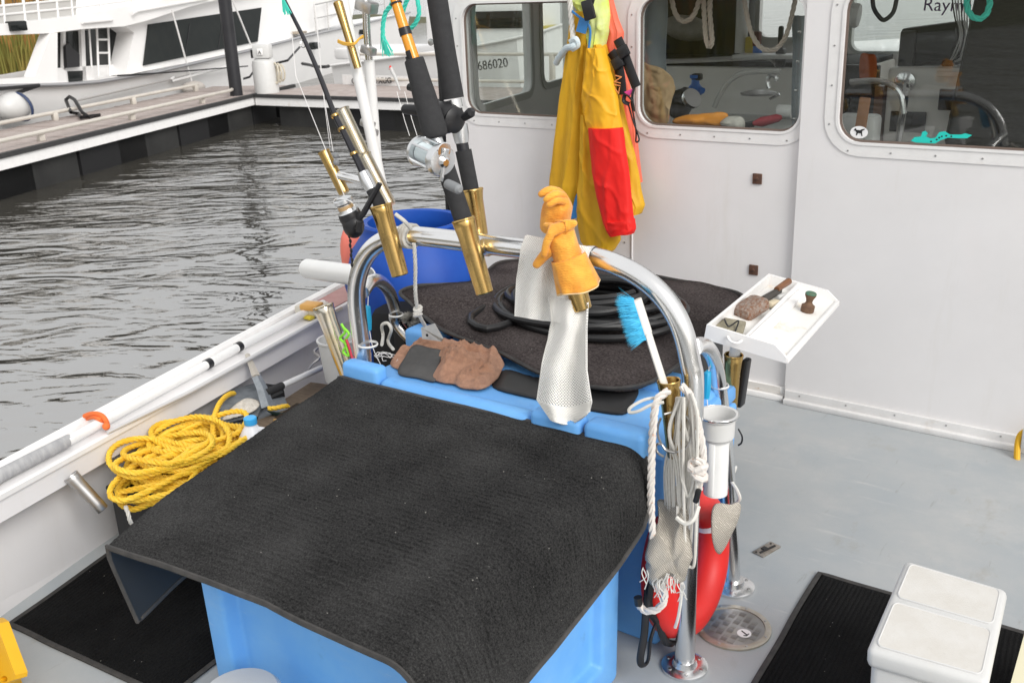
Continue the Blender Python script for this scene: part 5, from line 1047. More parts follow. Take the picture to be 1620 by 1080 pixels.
nb_, _ = sheet('net_bag', [P(1100, 792, y=2.30), P(1125, 790, y=2.36), P(1142, 790, y=2.44), P(1138, 812, y=2.42), P(1124, 842, y=2.36), P(1108, 866, y=2.30), P(1098, 840, y=2.26)], KN, lambda p, t: V((.055 + .02 * (1 - t * t), -.01 * (1 - t), .006 * nz(p, 20))), 10, .006); tag(nb_, 'beige knitted net bag fold behind the arch leg over the life ring', 'net bag', 'beige net bags')
# ================================================================== CORD ON THE ARCH LEFT
lw = MB(); c = P(646, 373, y=AY_)
for k in range(3): lw.tube([c + V((.012 * k - .01 + .006 * math.cos(a * .5), .034 * math.cos(a * .5236), .034 * math.sin(a * .5236))) for a in range(12)], .006, 7, closed=True)
co = lw.build('cord_wrap', RP); tag(co, 'white cord wrapped round the arch near the spinning rod', 'cord', kind='stuff')
tag(MB().tube(spline([P(650, 362, y=2.15), P(640, 350, y=2.12), P(630, 342, y=2.12), P(626, 339, y=2.12)], 4), .006, 7).build('cord_tail', RP), 'stub of white cord sticking up from the arch', 'cord')
tag(rope3(spline([P(655, 385, y=2.16), P(657, 420, y=2.17), P(657, 460, y=2.19), P(660, 488, y=2.22), P(664, 500, y=2.24), P(672, 515, y=2.30)], 6), .0062).build('dangling_rope', RP), 'white cord hanging from the arch down to a steel bracket', 'cord')
kt = MB()
for k in range(3): c = P(661, 488 + 5 * k, y=2.225); kt.tube([c + V((.010 * math.cos(a * .785), .010 * math.sin(a * .785), .005 * math.sin(a * .785 + k))) for a in range(8)], .006, 7, closed=True)
tag(kt.build('cord_knot', RP), 'small knot in the hanging white cord', 'knot', kind='stuff')
br_ = MB().plate([P(666, 518, y=2.40), P(686, 512, y=2.40), P(700, 536, y=2.37), P(698, 540, y=2.37), P(668, 536, y=2.37)], V((0, .006, 0))).build('steel_bracket', STEEL, smooth=0); tag(br_, 'small drilled steel bracket on the rear bin lid', 'bracket')
MB().lathe([(.005, 0), (.005, .002)], P(676, 530, y=2.372), (0, -1, 0), 10).build('hole', BLACK, br_)
tag(MB().tube(spline([P(604, 545, z=.70), P(606, 530, y=2.52), P(604, 515, y=2.5), P(613, 511, y=2.5), P(619, 522, y=2.5), P(614, 540, y=2.52), P(622, 552, z=.70)], 5), .006, 7).build('cord_loop', RP), 'white rope loop standing at the rear bin left corner', 'cord')
tg = MB(); rnd = random.Random(4)
for k in range(5): c = P(612 + rnd.uniform(-8, 6), 568 + rnd.uniform(-5, 4), z=.695); tg.tube([c + V((.03 * math.cos(a * .6), .02 * math.sin(a * .6), .01 * abs(math.sin(a * .9 + k)))) for a in range(9)], .0012, 4)
tag(tg.build('line_tangle', WHITE2), 'tangle of fine pale line on the rear bin lid', 'fishing line', kind='stuff')
sg = MB()
for k in range(160): c = P(650, 505, y=2.62); d_ = V((random.gauss(0, 1), random.gauss(0, 1), random.gauss(0, 1))).normalized(); a_ = d_.orthogonal() * .006; sg.add([c + d_ * .012 - a_, c + d_ * .012 + a_, c + V((d_.x * .05, d_.y * .04, d_.z * .03))], [(0, 1, 2)])
tag(sg.build('rag_tuft', mat('grey rag', (.35, .34, .31), .95), smooth=0, fix=False), 'frayed grey rag tuft beside the arch rear left brace', 'rag', kind='stuff')

# ================================================================== PORT SIDE: GUNWALE POLES, ROPE, ANCHOR, JUG
def gz(y, t, z): return V((xin(y) + (xout(y) - xin(y)) * t, y, z))
gp = root('gaff_pole', P(250, 625, z=.50), 'thick white pole with black bands lying along the gunwale', 'pole', 'poles lying on the gunwale')
p0, p1 = P(118, 692, z=.507), P(512, 480, z=.507); pe = P(-60, 790, z=.507)
MB().tube([P(106, 698, z=.507), P(330, 575, z=.507)], .0178, 16).build('lower_tube', PVC, gp); MB().tube([P(332, 574, z=.507), P(376, 549.5, z=.507)], .0190, 16).build('middle_tube', PVC, gp); MB().tube([P(376, 549.5, z=.507), p1], .0178, 16).build('upper_tube', PVC, gp)
for u in (329, 377): c = P(u, 575.5 - (u - 329) * .555, z=.507); d_ = (p1 - p0).normalized(); MB().tube([c - d_ * .014, c + d_ * .014], .0202, 16).build('black_band', BLACK, gp)
MB().tube([P(-60, 790, z=.507), P(0, 752, z=.507), P(98, 702, z=.507), P(110, 695, z=.507)], [.0215, .0215, .021, .019], 16).build('taped_grip', mat('grey taped grip', (.32, .32, .33), .7, col2=(.45, .45, .45), vscale=18, stretch=(1, 3, 1)), gp)
t2 = root('gaff_pole', P(300, 640, z=.495), 'thin grey pole lying inside the thick white one on the gunwale', 'pole', 'poles lying on the gunwale')
MB().tube([P(170, 684, z=.495), P(300, 620, z=.495), P(515, 500, z=.50)], [.006, .008, .009], 10).build('shaft', mat('pale grey paint', (.55, .55, .55), .4), t2)
MB().tube([P(515, 500, z=.50), P(540, 488, z=.50)], .010, 10).build('tip', STEEL, t2)
ot = root('orange_tie', P(158, 660, z=.53), 'orange cord knotted round the gunwale poles', 'cord'); ORG = mat('orange cord', (.80, .17, .04), .75)
MB().tube(spline([P(134, 658, z=.515), P(142, 655, z=.528), P(152, 654, z=.538), P(162, 658, z=.535), P(168, 666, z=.52), P(170, 674, z=.50)], 5), .0085, 8).build('wrap', ORG, ot)
MB().tube(spline([P(138, 662, z=.50), P(146, 660, z=.52), P(156, 662, z=.53), P(163, 668, z=.51)], 5), .007, 8).build('wrap', ORG, ot); MB().ball(P(168, 674, z=.51), .013).build('knot', ORG, ot)
sp = root('bait_tub', P(494, 487, z=.49), 'small plastic tub of orange bait on the gunwale', 'tub')
MB().box(P(494, 488, z=.515), (.13, .10, .05), Matrix.Rotation(.25, 3, 'Z'), .012).build('tub', mat('cloudy plastic', (.62, .58, .50), .35), sp); MB().box(P(493, 484, z=.535), (.09, .07, .03), Matrix.Rotation(.25, 3, 'Z'), .01).build('contents', mat('orange bait', (.70, .38, .10), .5), sp)
MB().box(P(488, 502, z=.495), (.05, .03, .014), bev=.004).build('yellow_scrap', mat('yellow plastic', (.7, .55, .05), .4), sp)
# black tote and yellow rope
rzt = Matrix.Rotation(.225, 3, 'Z'); tc_ = V((-2.80, 2.04, 0)); tr_ = V((-2.765, 1.895, .03)); tot = root('storage_tote', tc_, 'black open tote holding the yellow rope against the boat side', 'tote')
for off, sz in (((0, -.34, .15), (.36, .02, .30)), ((0, .34, .15), (.36, .02, .30)), ((-.17, 0, .15), (.02, .66, .30)), ((.17, 0, .15), (.02, .66, .30))): MB().box(tc_ + rzt @ V(off), sz, rzt, .006).build('wall', BLACK, tot)
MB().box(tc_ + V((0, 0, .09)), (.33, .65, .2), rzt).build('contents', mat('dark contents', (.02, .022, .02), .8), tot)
tg_ = MB().tube([tc_ + rzt @ V((-.18, -.35, .302)), tc_ + rzt @ V((.18, -.35, .302)), tc_ + rzt @ V((.18, .35, .302)), tc_ + rzt @ V((-.18, .35, .302))], .012, 8, closed=True).build('rim', mat('dark green rim', (.015, .035, .03), .5), tot)
YR_ = mat('yellow polypropylene rope', (.86, .58, .05), .5, col2=(.80, .47, .03), vscale=25, bump=.3, bscale=300)
rnd = random.Random(21); pts = []
for k in range(30 * 9):
    L_ = k / 9; a = L_ * 2 * math.pi; j = int(L_); rr_ = random.Random(j)
    cx_, cy_ = rr_.uniform(-.04, .04), rr_.uniform(-.18, .09); ra, rb = rr_.uniform(.08, .165), rr_.uniform(.10, .21); tilt = rr_.uniform(-.35, .35)
    x = ra * math.cos(a); y = rb * math.sin(a); xr, yr_ = x * math.cos(tilt) - y * math.sin(tilt), x * math.sin(tilt) + y * math.cos(tilt)
    xr = max(-.24, min(.20, xr + cx_)); z = .255 + .0048 * L_ + .018 * math.sin(a * 1.5 + j) + .012 * rr_.uniform(-1, 1) - .05 * max(0, abs(yr_ + cy_) - .25)
    pts.append(tr_ + rzt @ V((xr - .01, yr_ + cy_, max(.20, z))))
pts += [P(372, 700, z=.36), P(352, 705, z=.38), P(338, 690, z=.40), P(339, 662, z=.42), P(344, 645, z=.43), P(352, 632, z=.43), P(362, 624, z=.41), P(370, 622, z=.385)]
ro = rope3(spline(pts, 5), .0105, pitch=.055, seg=6, n=5).build('rope_pile', YR_); tag(ro, 'heap of bright yellow twisted rope beside the boat side', 'rope', 'yellow ropes')
tag(rope3(spline([P(424, 646, z=.37), P(436, 645, z=.37), P(446, 643, z=.37), P(456, 642, z=.36)], 5), .0095, pitch=.05).build('rope_end', YR_), 'short yellow rope end lying over the anchor plate', 'rope', 'yellow ropes')
tag(rope3(spline([P(198, 800, z=.33), P(203, 812, z=.31), P(205, 822, z=.29), P(210, 832, z=.26)], 5), .007).build('cord_tail', RP), 'frayed white cord end hanging inside the black tote', 'cord')
# steel tube under the gunwale lip
hh = (P(112, 752, z=.425), P(163, 806, z=.30)); holder(*[hh[0], hh[1]], 'short steel rod holder slanting below the gunwale by the rope', r=.024, m_=STEEL, flare=1.0)
# anchor
ach = root('anchor', P(390, 640, z=.3), 'galvanised anchor with whitened flukes beyond the yellow rope', 'anchor')
def plt(name, pts_, th, m_=GALV, par=ach): return MB().plate([P(u, v, z=z) for u, v, z in pts_], V(th)).build(name, m_, par, smooth=0)
f1_ = plt('fluke', [(347, 668, .34), (349, 640, .36), (367, 616, .37), (402, 606, .37), (420, 634, .34), (408, 654, .33), (377, 660, .33)], (0, 0, -.012))
plt('fluke', [(421, 633, .33), (446, 620, .33), (458, 646, .30), (408, 660, .31)], (0, 0, -.012)); plt('crown_plate', [(410, 657, .30), (458, 647, .28), (425, 676, .28), (400, 672, .29)], (0, 0, -.012)); plt('stock', [(350, 672, .30), (392, 658, .30), (380, 690, .26), (356, 688, .27)], (0, 0, -.012))
plt('lower_plate', [(344, 678, .25), (380, 664, .26), (390, 690, .22), (358, 700, .22)], (0, 0, -.012))
def crust(p, t): return V((0, 0, .016 * (1 - t ** 2) * (.5 + abs(nz(p, 40)))))
cq, _ = sheet('white_crust', [P(352, 664, z=.345), P(364, 648, z=.36), P(378, 636, z=.368), P(392, 630, z=.368), P(408, 634, z=.36), P(410, 642, z=.352), P(398, 652, z=.345), P(376, 659, z=.342)], mat('white crust', (.70, .66, .60), .9, col2=(.50, .46, .40), vscale=70, bump=.5), crust, 10, .004, 80, ach)
MB().tube([P(391, 560, z=.50), P(399, 580, z=.47), P(405, 594, z=.45)], [.010, .013, .016], 4, flat=.5).build('shank_tip', mat('tan steel', (.45, .42, .37), .6), ach); MB().tube([P(404, 592, z=.45), P(414, 612, z=.41), P(424, 644, z=.345)], [.019, .022, .026], 4, flat=.5).build('shank', GALV, ach)
# jug
jp = P(397, 703, z=.26); jg = root('plastic_jug', jp, 'white plastic milk jug with blue cap beside the rope heap', 'jug')
jt = P(396, 665, z=.46)
MB().lathe([(.045, 0), (.05, .008), (.05, .11), (.044, .145), (.026, .175), (.018, .185), (.018, .2)], jt - V((0, 0, .2)), n=24).build('body', mat('milky plastic', (.74, .74, .76), .35), jg)
MB().lathe([(.022, -.012), (.023, -.008), (.023, .010), (.020, .013)], jt, n=22).build('cap', mat('blue cap', (.05, .40, .80), .4), jg)
MB().tube(spline([jt + V((.022, .01, -.03)), jt + V((.055, .02, -.035)), jt + V((.066, .025, -.07)), jt + V((.055, .02, -.11))], 5), .009, 8).build('handle', MATS['milky plastic'], jg)
# long handled scoop
sc = root('dip_net_handle', P(480, 600, z=.36), 'white handled tool with black grips lying behind the anchor', 'tool')
a0, a1 = P(446, 610, z=.38), P(512, 580, z=.36); MB().tube([a0, a1], .0125, 14).build('shaft', PVC, sc)
d_ = (a1 - a0).normalized(); MB().tube([a1, a1 + d_ * .03], .015, 14).build('end_grip', FOAM, sc); MB().tube([a0 - d_ * .10, a0], .016, 14).build('end_grip', FOAM, sc)
plt('blade', [(432, 608, .36), (446, 606, .37), (450, 620, .34), (424, 632, .33), (416, 606, .36)], (0, 0, -.02), BLACK, sc)
tag(MB().tube(spline([P(478, 598, z=.36), P(492, 578, z=.38), P(505, 566, z=.40), P(497, 558, z=.41), P(500, 552, z=.42), P(508, 548, z=.42)], 5), .006, 6).build('steel_wire', STEEL), 'bent grey wire leaning against the boat side', 'wire')
wb = root('wooden_box', P(510, 600, z=.2), 'weathered wooden box in the corner between bin and side', 'box')
WD = mat('weathered plywood', (.22, .17, .12), .85, col2=(.14, .10, .07), vscale=14, stretch=(1, 6, 1))
wc = V((-2.66, 2.55, .15)); MB().box(wc, (.62, .46, .30), rzt, .006).build('body', WD, wb)
MB().box(wc + V((-.05, -.1, .156)), (.30, .16, .012), rzt, .004).build('opening', mat('dark brown inside', (.035, .022, .012), .8), wb); MB().tube([wc + rzt @ V((-.2, -.19, .165)), wc + rzt @ V((.12, -.19, .165)), wc + rzt @ V((.12, -.02, .165))], .008, 8).build('rim', mat('ochre rim', (.38, .24, .09), .6), wb)
tub = root('white_bucket', P(525, 530, z=.30), 'white bucket half hidden behind the chromed holder', 'bucket')
wp = P(533, 540, y=2.62); MB().lathe([(.06, -.16), (.075, .0), (.080, .005), (.080, .012), (.072, .012), (.06, -.12)], wp, n=24).build('body', BONE, tub)
for lab, pts_, m_ in (('tangle of lime green cord on the chromed holder', [(540, 512), (546, 525), (538, 535), (548, 545), (543, 556), (552, 562), (546, 540), (552, 528), (543, 518)], mat('lime cord', (.25, .70, .05), .6)), ('short dark red cord under the lime cord', [(547, 535), (552, 548), (556, 562), (560, 572)], mat('crimson cord', (.5, .03, .06), .6))):
    tag(MB().tube(spline([P(u, v, y=2.17) for u, v in pts_], 5), .0045, 6).build('cord_tangle', m_), lab, 'cord')
dp = root('dark_bag', (-2.45, 2.75, .4), 'black bag slumped under the rear brace on the left', 'bag')
MB().box((-2.47, 2.80, .42), (.34, .24, .56), Matrix.Rotation(.2, 3, 'Z'), .06).build('body', mat('black bag cloth', (.010, .010, .011), .8), dp)
MB().box((-2.44, 2.66, .60), (.05, .02, .12)).build('buckle', BLACK, dp)
# ================================================================== COOLER, CRATE, BUCKET, HOSE LOOP
ck = root('cooler', (-.37, 2.21, 0), 'white cooler with cream padded lid on the right mat', 'cooler')
cl4 = [V((-.484, 2.0, 0)), V((-.229, 2.02, 0)), V((-.262, 2.42, 0)), V((-.512, 2.43, 0))]; cm_ = sum(cl4, V()) / 4
def qbox(z0, z1, k0, k1, bev):
    bm = bmesh.new(); vs = [bm.verts.new((cm_ + (p - cm_) * k).to_tuple()[:2] + (z,)) for z, k in ((z0, k0), (z1, k1)) for p in cl4]
    for f in ((3, 2, 1, 0), (4, 5, 6, 7), (0, 1, 5, 4), (1, 2, 6, 5), (2, 3, 7, 6), (3, 0, 4, 7)): bm.faces.new([vs[i] for i in f])
    bmesh.ops.bevel(bm, geom=bm.edges[:], offset=bev, segments=4, affect='EDGES', profile=.5); return MB().bm(bm)
qbox(.012, .352, .86, .93, .02).build('body', BONE, ck); ldc = qbox(.345, .40, .985, 1.0, .017).build('lid', BONE, ck)
PADM = mat('cream lid pad', (.66, .645, .615), .6, col2=(.60, .575, .53), vscale=10, bump=.15, bscale=300)
def cq_(a, c, z): return (cl4[0].lerp(cl4[1], a)).lerp(cl4[3].lerp(cl4[2], a), c) + V((0, 0, z))
for c0_, c1_ in ((.05, .50), (.56, .95)):
    MB().plate([cq_(a, c, .3985) for a, c in rrect(.07, .93, c0_, c1_, .05)], V((0, 0, .0035))).build('pad', PADM, ldc, smooth=30)
    MB().tube([cq_(a, c, .401) for a, c in rrect(.07, .93, c0_, c1_, .05)], .0025, 5, closed=True).build('pad_bead', BONE, ldc)
MB().box((-.222, 2.16, .24), (.02, .12, .05), bev=.006).build('side_handle', BONE, ck); MB().box(V((-.37, 2.015, .30)), (.09, .012, .03), bev=.004).build('latch', BONE, ck)
MB().tube([(-.375, 2.0, .335), (-.31, 2.0, .335)], .006, 8).build('moulded_edge', BONE, ck)
CRY = mat('orange yellow crate plastic', (.80, .43, .01), .45, var=.08, vscale=8)
cyr = root('plastic_crate', (-2.62, 1.0, 0), 'orange yellow plastic crate at the left edge', 'crate')
e_ = P(8, 976, z=.30); f_ = P(46, 1066, z=.235); g_ = P(0, 1100, z=.10)
fx = V((f_.x - e_.x, f_.y - e_.y, 0)).normalized()
k0 = V((-2.60, 1.10, 0)); rc_ = Matrix.Rotation(-.95, 3, 'Z')
outl = [e_, f_, P(30, 1120, z=.10), P(-40, 1130, z=.12), P(-70, 1000, z=.30)]
hl = [[P(16 + 6 * math.cos(a * .7854), 1069 + 5.5 * math.sin(a * .7854), y=0) for a in range(8)]]
pc = (e_ + f_ + P(30, 1120, z=.10)) / 3; pn = (f_ - e_).cross(P(30, 1120, z=.10) - e_).normalized()
outl = [PP(u, v, pc, pn) for u, v in ((5, 976), (14, 982), (44, 1062), (43, 1069), (10, 1082), (-15, 1110), (-90, 1100), (-80, 985))]
hol = [[PP(26 + 5.5 * math.cos(a * .7854), 1068 - 5 * math.sin(a * .7854) , pc, pn) for a in range(8)], [PP(u, v, pc, pn) for u, v in ((-8, 1018), (3, 1024), (2, 1030), (-10, 1030))]]
MB().plate(outl, pn * -.03 if pn.y > 0 else pn * .03, hol).build('side_panel', CRY, cyr, smooth=30)
MB().box(pc + V((-.22, -.05, -.14)), (.20, .20, .20), Matrix.Rotation(.6, 3, 'Z'), .01).build('body', CRY, cyr)
bk2 = root('bucket', P(375, 1100, z=.28), 'white round bucket lid at the bottom edge', 'bucket'); bc_ = P(380, 1100, z=.26)
MB().lathe([(.08, -.25), (.095, -.03), (.10, -.02), (.10, 0), (.09, .012), (.05, .016)], bc_, n=36).build('body', BONE, bk2)
yh = root('yellow_hose', P(1622, 720, y=4.08), 'yellow handle loop against the wheelhouse wall at the right edge', 'hose')
MB().tube(spline([P(1625, 680, y=4.10), P(1613, 690, y=4.10), P(1609, 715, y=4.08), P(1611, 740, y=4.06), P(1622, 752, y=4.05), P(1640, 756, y=4.05)], 5), .012, 10).build('loop', mat('amber plastic', (.75, .42, .02), .4), yh); MB().box(P(1632, 695, y=4.09), (.07, .03, .09), bev=.008).build('tag', BONE, yh)
fh = root('fish_box', (-.05, 2.2, 0), 'cream box edge at the right bottom of the picture', 'box')
q0_, q1_ = P(1618, 1000, z=.30), P(1603, 1085, z=.30); MB().hexa([q1_ + V((0, -.2, -.29)), q1_ + V((.3, -.2, -.29)), q0_ + V((.3, .12, -.29)), q0_ + V((0, .12, -.29)), q1_ + V((0, -.2, 0)), q1_ + V((.3, -.2, 0)), q0_ + V((.3, .12, 0)), q0_ + V((0, .12, 0))]).build('body', mat('cream box', (.72, .68, .50), .4), fh)
# ================================================================== OILSKINS ON THE WALL
def garment(name, rows, y0, depth, m_, par, fold=.012, nf=5, seed=0, nv=70, n=64):
    rows = sorted(rows)
    def at(v):
        for r0, r1 in zip(rows, rows[1:]):
            if r0[0] <= v <= r1[0] + 1e-6: f = (v - r0[0]) / (r1[0] - r0[0]); f = f * f * (3 - 2 * f) * .35 + f * .65; return [a + (b_ - a) * f for a, b_ in zip(r0, r1)]
        return rows[-1]
    v0, v1 = rows[0][0], rows[-1][0]; mb = MB()
    def fn(a, t):
        r_ = at(v0 + (v1 - v0) * t); L_ = P(r_[1], r_[0] + (r_[3] if len(r_) > 3 else 0), y=y0); Rr = P(r_[2], r_[0] + (r_[4] if len(r_) > 4 else 0), y=y0); c = (L_ + Rr) / 2; th = a * 2 * math.pi
        x = math.cos(th); s = math.sin(th); hw = (Rr - L_) / 2; dd = depth * (abs(s) ** .7) * (1 if s < 0 else .35) * (-1 if s < 0 else 1)
        cz = (1 - abs(math.sin(x * 2.3 + t * 3.1 + seed + 1.5 * nz((x * 1.5, t * 2), 1, seed + 2)))) ** 3 + .8 * (1 - abs(math.sin(x * 1.2 - t * 6.5 + seed * 2 + 1.2 * nz((x, t * 3), 1, seed)))) ** 5
        fl = -fold * .9 * cz * (abs(s) ** .5) + fold * (math.sin(x * nf + seed + t * 2.5) * .7 + .9 * nz((x * 2.2, t * 3.5), 1, seed)) * (abs(s) ** .5) + fold * .35 * nz((x * 6, t * 9), 1, seed + 5)
        return c + hw * x + V((0, dd + fl, 0))
    mb.grid(fn, n, nv, closeu=True); k = len(mb.v); mb.f.append(tuple(range(n))); mb.f.append(tuple(range(k - n, k))[::-1])
    return mb.build(name, m_, par, smooth=60)
OY = mat('yellow oilskin', (.68, .39, .02), .5, spec=.3, col2=(.60, .32, .02), vscale=3.5, bump=.06, bscale=14, rvar=.1)
OY2 = mat('bright yellow oilskin', (.82, .44, .02), .48, spec=.3, col2=(.74, .37, .02), vscale=4, bump=.05, bscale=14)
ORED = mat('red oilskin', (.80, .022, .018), .5, spec=.25, var=.12, vscale=5, bump=.05, bscale=14)
OBL = mat('blue oilskin', (.04, .20, .48), .5); HIV = mat('faded lime jacket', (.60, .72, .10), .6, col2=(.68, .70, .42), vscale=7)
wear(OY, [(9, (1, 1, 1), .60, .72, (.36, .20, .03), .45), (3, (1, 1, .5), .55, .75, (.48, .27, .03), .5)]); wear(OY2, [(7, (1, 1, 1), .62, .76, (.45, .24, .03), .5)]); wear(ORED, [(6, (1, 1, 1), .58, .76, (.50, .03, .03), .6)])
OOR = mat('coral life vest', (.85, .16, .09), .55, var=.1, vscale=6)
bib = root('bib_trousers', P(900, 380, y=4.0), 'yellow oilskin bib trousers with blue trim hanging on the wall', 'trousers')
garment('left_leg', [(18, 905, 936), (60, 902, 934), (95, 897, 931), (140, 891, 928), (218, 881, 924), (293, 871, 921), (345, 868, 908), (390, 872, 900)], 4.06, .045, OY, bib, .010, 4, 1)
garment('right_leg', [(180, 922, 948), (240, 920, 955), (300, 917, 966), (350, 916, 978), (380, 922, 982), (396, 935, 972), (401, 945, 962)], 4.045, .05, OY, bib, .012, 4, 6)
MB().plate([P(921, 285, y=4.008), P(917, 344, y=4.008), P(902, 347, y=4.008), P(910, 312, y=4.008)], V((0, .01, 0))).build('inner_trim', OBL, bib, smooth=0)
MB().plate([P(917, 28, y=3.985), P(931, 32, y=3.985), P(925, 54, y=3.985), P(911, 50, y=3.985)], V((0, .01, 0))).build('strap_tab', OBL, bib, smooth=0)
MB().tube(spline([P(905, 18, y=4.0), P(916, 27, y=3.99), P(930, 38, y=3.995), P(934, 52, y=4.0), P(931, 80, y=4.0)], 5), .006, 6).build('binding', OBL, bib)
MB().box(P(931, 16, y=3.97), (.055, .02, .085), Matrix.Rotation(-.25, 3, 'Y'), .006).build('buckle', BLACK, bib); MB().tube([P(929, 26, y=3.975), P(936, 0, y=3.975), P(942, -30, y=3.98)], .016, 8, flat=.35, uprf=(0, 1, 0)).build('strap', BLACK, bib)
jk = root('oilskin_jacket', P(960, 330, y=4.0), 'yellow oilskin jacket with lime shoulders and long red sleeve', 'jacket')
garment('lime_shoulder', [(-40, 905, 962), (0, 905, 962), (25, 922, 965), (50, 930, 964), (75, 932, 958), (92, 930, 952)], 4.075, .05, HIV, jk, .012, 5, 3)
garment('body', [(70, 930, 958), (110, 926, 970), (160, 921, 984), (200, 926, 992), (250, 940, 1006), (300, 955, 1014), (325, 985, 1020), (338, 998, 1014)], 4.07, .05, OY, jk, .014, 5, 8)
garment('upper_sleeve', [(76, 934, 957, 6, -3), (110, 929, 966), (150, 922, 976), (180, 926, 981), (205, 933, 985, 2, -10)], 4.01, .05, OY2, jk, .010, 4, 2)
slv = garment('red_sleeve', [(202, 933, 985, 4, -9), (230, 935, 989), (270, 939, 995), (310, 946, 999), (345, 956, 1003), (362, 963, 1006), (369, 970, 1003, 4, -2)], 3.99, .05, ORED, jk, .007, 3, 5)
garment('cuff', [(348, 956, 1004, 2, -2), (362, 962, 1006, 2, -2), (369, 969, 1004, 4, -3)], 3.988, .053, ORED, jk, .004, 3, 5, nv=10)
vs_ = root('life_vest', P(985, 200, y=4.1), 'coral life vest with black webbing straps beside the middle window', 'life vest')
garment('panel', [(-40, 952, 966), (0, 958, 970), (30, 960, 978), (52, 960, 987), (75, 958, 984), (100, 962, 988), (150, 972, 1000), (200, 984, 1006), (250, 996, 1012), (288, 1008, 1016)], 4.11, .03, OOR, vs_, .006, 3, 4)
for i, pts_ in enumerate(([(977, 62), (986, 82), (997, 112), (1007, 138)], [(967, 82), (977, 100), (982, 125), (984, 150)])):
    MB().tube(spline([P(u, v, y=4.04) for u, v in pts_], 5), .024, 8, flat=.25, uprf=(0, 1, 0)).build('webbing', BLACK, vs_); MB().box(P(*pts_[1], y=4.025), (.055, .02, .05), Matrix.Rotation(-.5, 3, 'Y'), .006).build('buckle', BLACK, vs_)
p_ = P(979, 150, y=4.005); text_mesh('ZIN', .05, p_, P(984, 120, y=4.005) - p_, V((-1, 0, 0)), .0006).build('webbing_print', mat('orange print', (.8, .3, .1), .6), vs_, smooth=0)
MB().plate([P(987, 146, y=4.03), P(1002, 140, y=4.03), P(996, 152, y=4.03)], V((0, .006, 0))).build('pink_tab', mat('hot pink', (.85, .08, .35), .5), vs_, smooth=0)
MB().tube(spline([P(1003, 140, y=4.03), P(1000, 155, y=4.03), P(1003, 175, y=4.03), P(1000, 160, y=4.02), P(990, 150, y=4.02), P(987, 160, y=4.02), P(995, 165, y=4.02)], 4), .010, 8, flat=.4).build('side_release', BLACK, vs_)
MB().tube(spline([P(994, 165, y=4.04), P(1001, 190, y=4.05), P(1009, 212, y=4.06), P(1011, 222, y=4.06), P(1006, 224, y=4.06), P(1006, 205, y=4.06), P(998, 160, y=4.05)], 5), .004, 6).build('cord', BLACK, vs_)
tag(rope3(spline([P(901, -10, y=4.0), P(903, 20, y=4.0), P(905, 45, y=4.0), P(907, 65, y=3.99)], 5), .013).build('hanging_rope', RP), 'white rope hanging in front of the yellow bib trousers', 'rope')
kt = MB(); kt.tube(spline([P(907, 62, y=3.98), P(912, 68, y=3.97), P(906, 74, y=3.96), P(897, 76, y=3.98), P(890, 84, y=4.0), P(884, 92, y=4.02), P(880, 100, y=4.04)], 5), .015, 10); kt.tube(spline([P(903, 66, y=3.97), P(911, 62, y=3.96), P(914, 72, y=3.965), P(905, 78, y=3.97)], 5), .013, 8)
tag(kt.build('rope_end_knot', mat('pale blue rope', (.68, .74, .76), .8, col2=(.5, .62, .66), vscale=60)), 'bulky pale blue knot at the hanging rope end', 'knot')
# ================================================================== SEEN THROUGH THE WINDOWS
CAN = mat('grey canvas curtain', (.28, .31, .33), .8, var=.2, vscale=5)
def curtain(name, u0, u1, v0, v1, y, m_, lab, wav=3, amp=.02):
    o = MB().grid(lambda a, t: P(u0 + (u1 - u0) * a + 1.5 * math.sin(t * 7), v0 + (v1 - v0) * t, y=y) + V((0, amp * math.sin(a * wav * 6.28 + t), 0)), 30, 24).build(name, m_, smooth=60, solid=.003); return tag(o, lab, 'curtain', 'grey canvas curtains')
curtain('curtain', 1002, 1052, -20, 130, 4.42, CAN, 'grey canvas curtain at the left of the middle window', 1.2)
curtain('curtain', 1252, 1276, 25, 240, 4.42, CAN, 'grey canvas flap with snaps at the right of the middle window', 1)
bg_, _ = sheet('paper_bag', [P(1010, 104, y=4.36), P(1030, 101, y=4.36), P(1055, 112, y=4.37), P(1066, 134, y=4.38), P(1060, 160, y=4.36), P(1054, 197, y=4.36), P(1030, 200, y=4.35), P(1008, 190, y=4.35)], mat('kraft paper', (.50, .35, .20), .8, var=.12, vscale=8), lambda p, t: V((0, -.025 * (1 - t * t) + .03 * nz(p, 7) + .02 * abs(nz(p, 16)) - .015 * abs(nz(p, 30)), .01 * nz(p, 12))), 22, .004, 40); tag(bg_, 'crumpled brown paper bag inside the middle window', 'paper bag')
def loop(lab, pts_, y, r_, m_, g_): tag(rope3(spline([P(u, v, y=y) for u, v in pts_], 6), r_).build('rope_loop', m_), lab, 'rope', g_)
RPI = mat('beige rope', (.52, .44, .38), .85, var=.1, vscale=50)
loop('beige rope swag at the left inside the middle window', [(1062, -10), (1066, 15), (1074, 30), (1084, 34), (1096, 26), (1104, 8), (1108, -10)], 4.36, .012, RPI, 'ropes inside the windows')
loop('narrow beige rope bight inside the middle window', [(1113, -10), (1115, 40), (1117, 62), (1121, 74), (1126, 70), (1126, 56), (1123, 20), (1124, -10)], 4.36, .012, RPI, 'ropes inside the windows')
loop('wide beige rope swag at the right inside the middle window', [(1176, -10), (1186, 45), (1200, 72), (1215, 80), (1230, 76), (1244, 55), (1255, 15), (1260, -10)], 4.36, .011, RPI, 'ropes inside the windows')
loop('turquoise rope loop at the top of the right window', [(1530, -10), (1530, 12), (1538, 26), (1550, 30), (1561, 22), (1566, 4), (1566, -10)], 4.30, .012, TR, 'turquoise ropes')
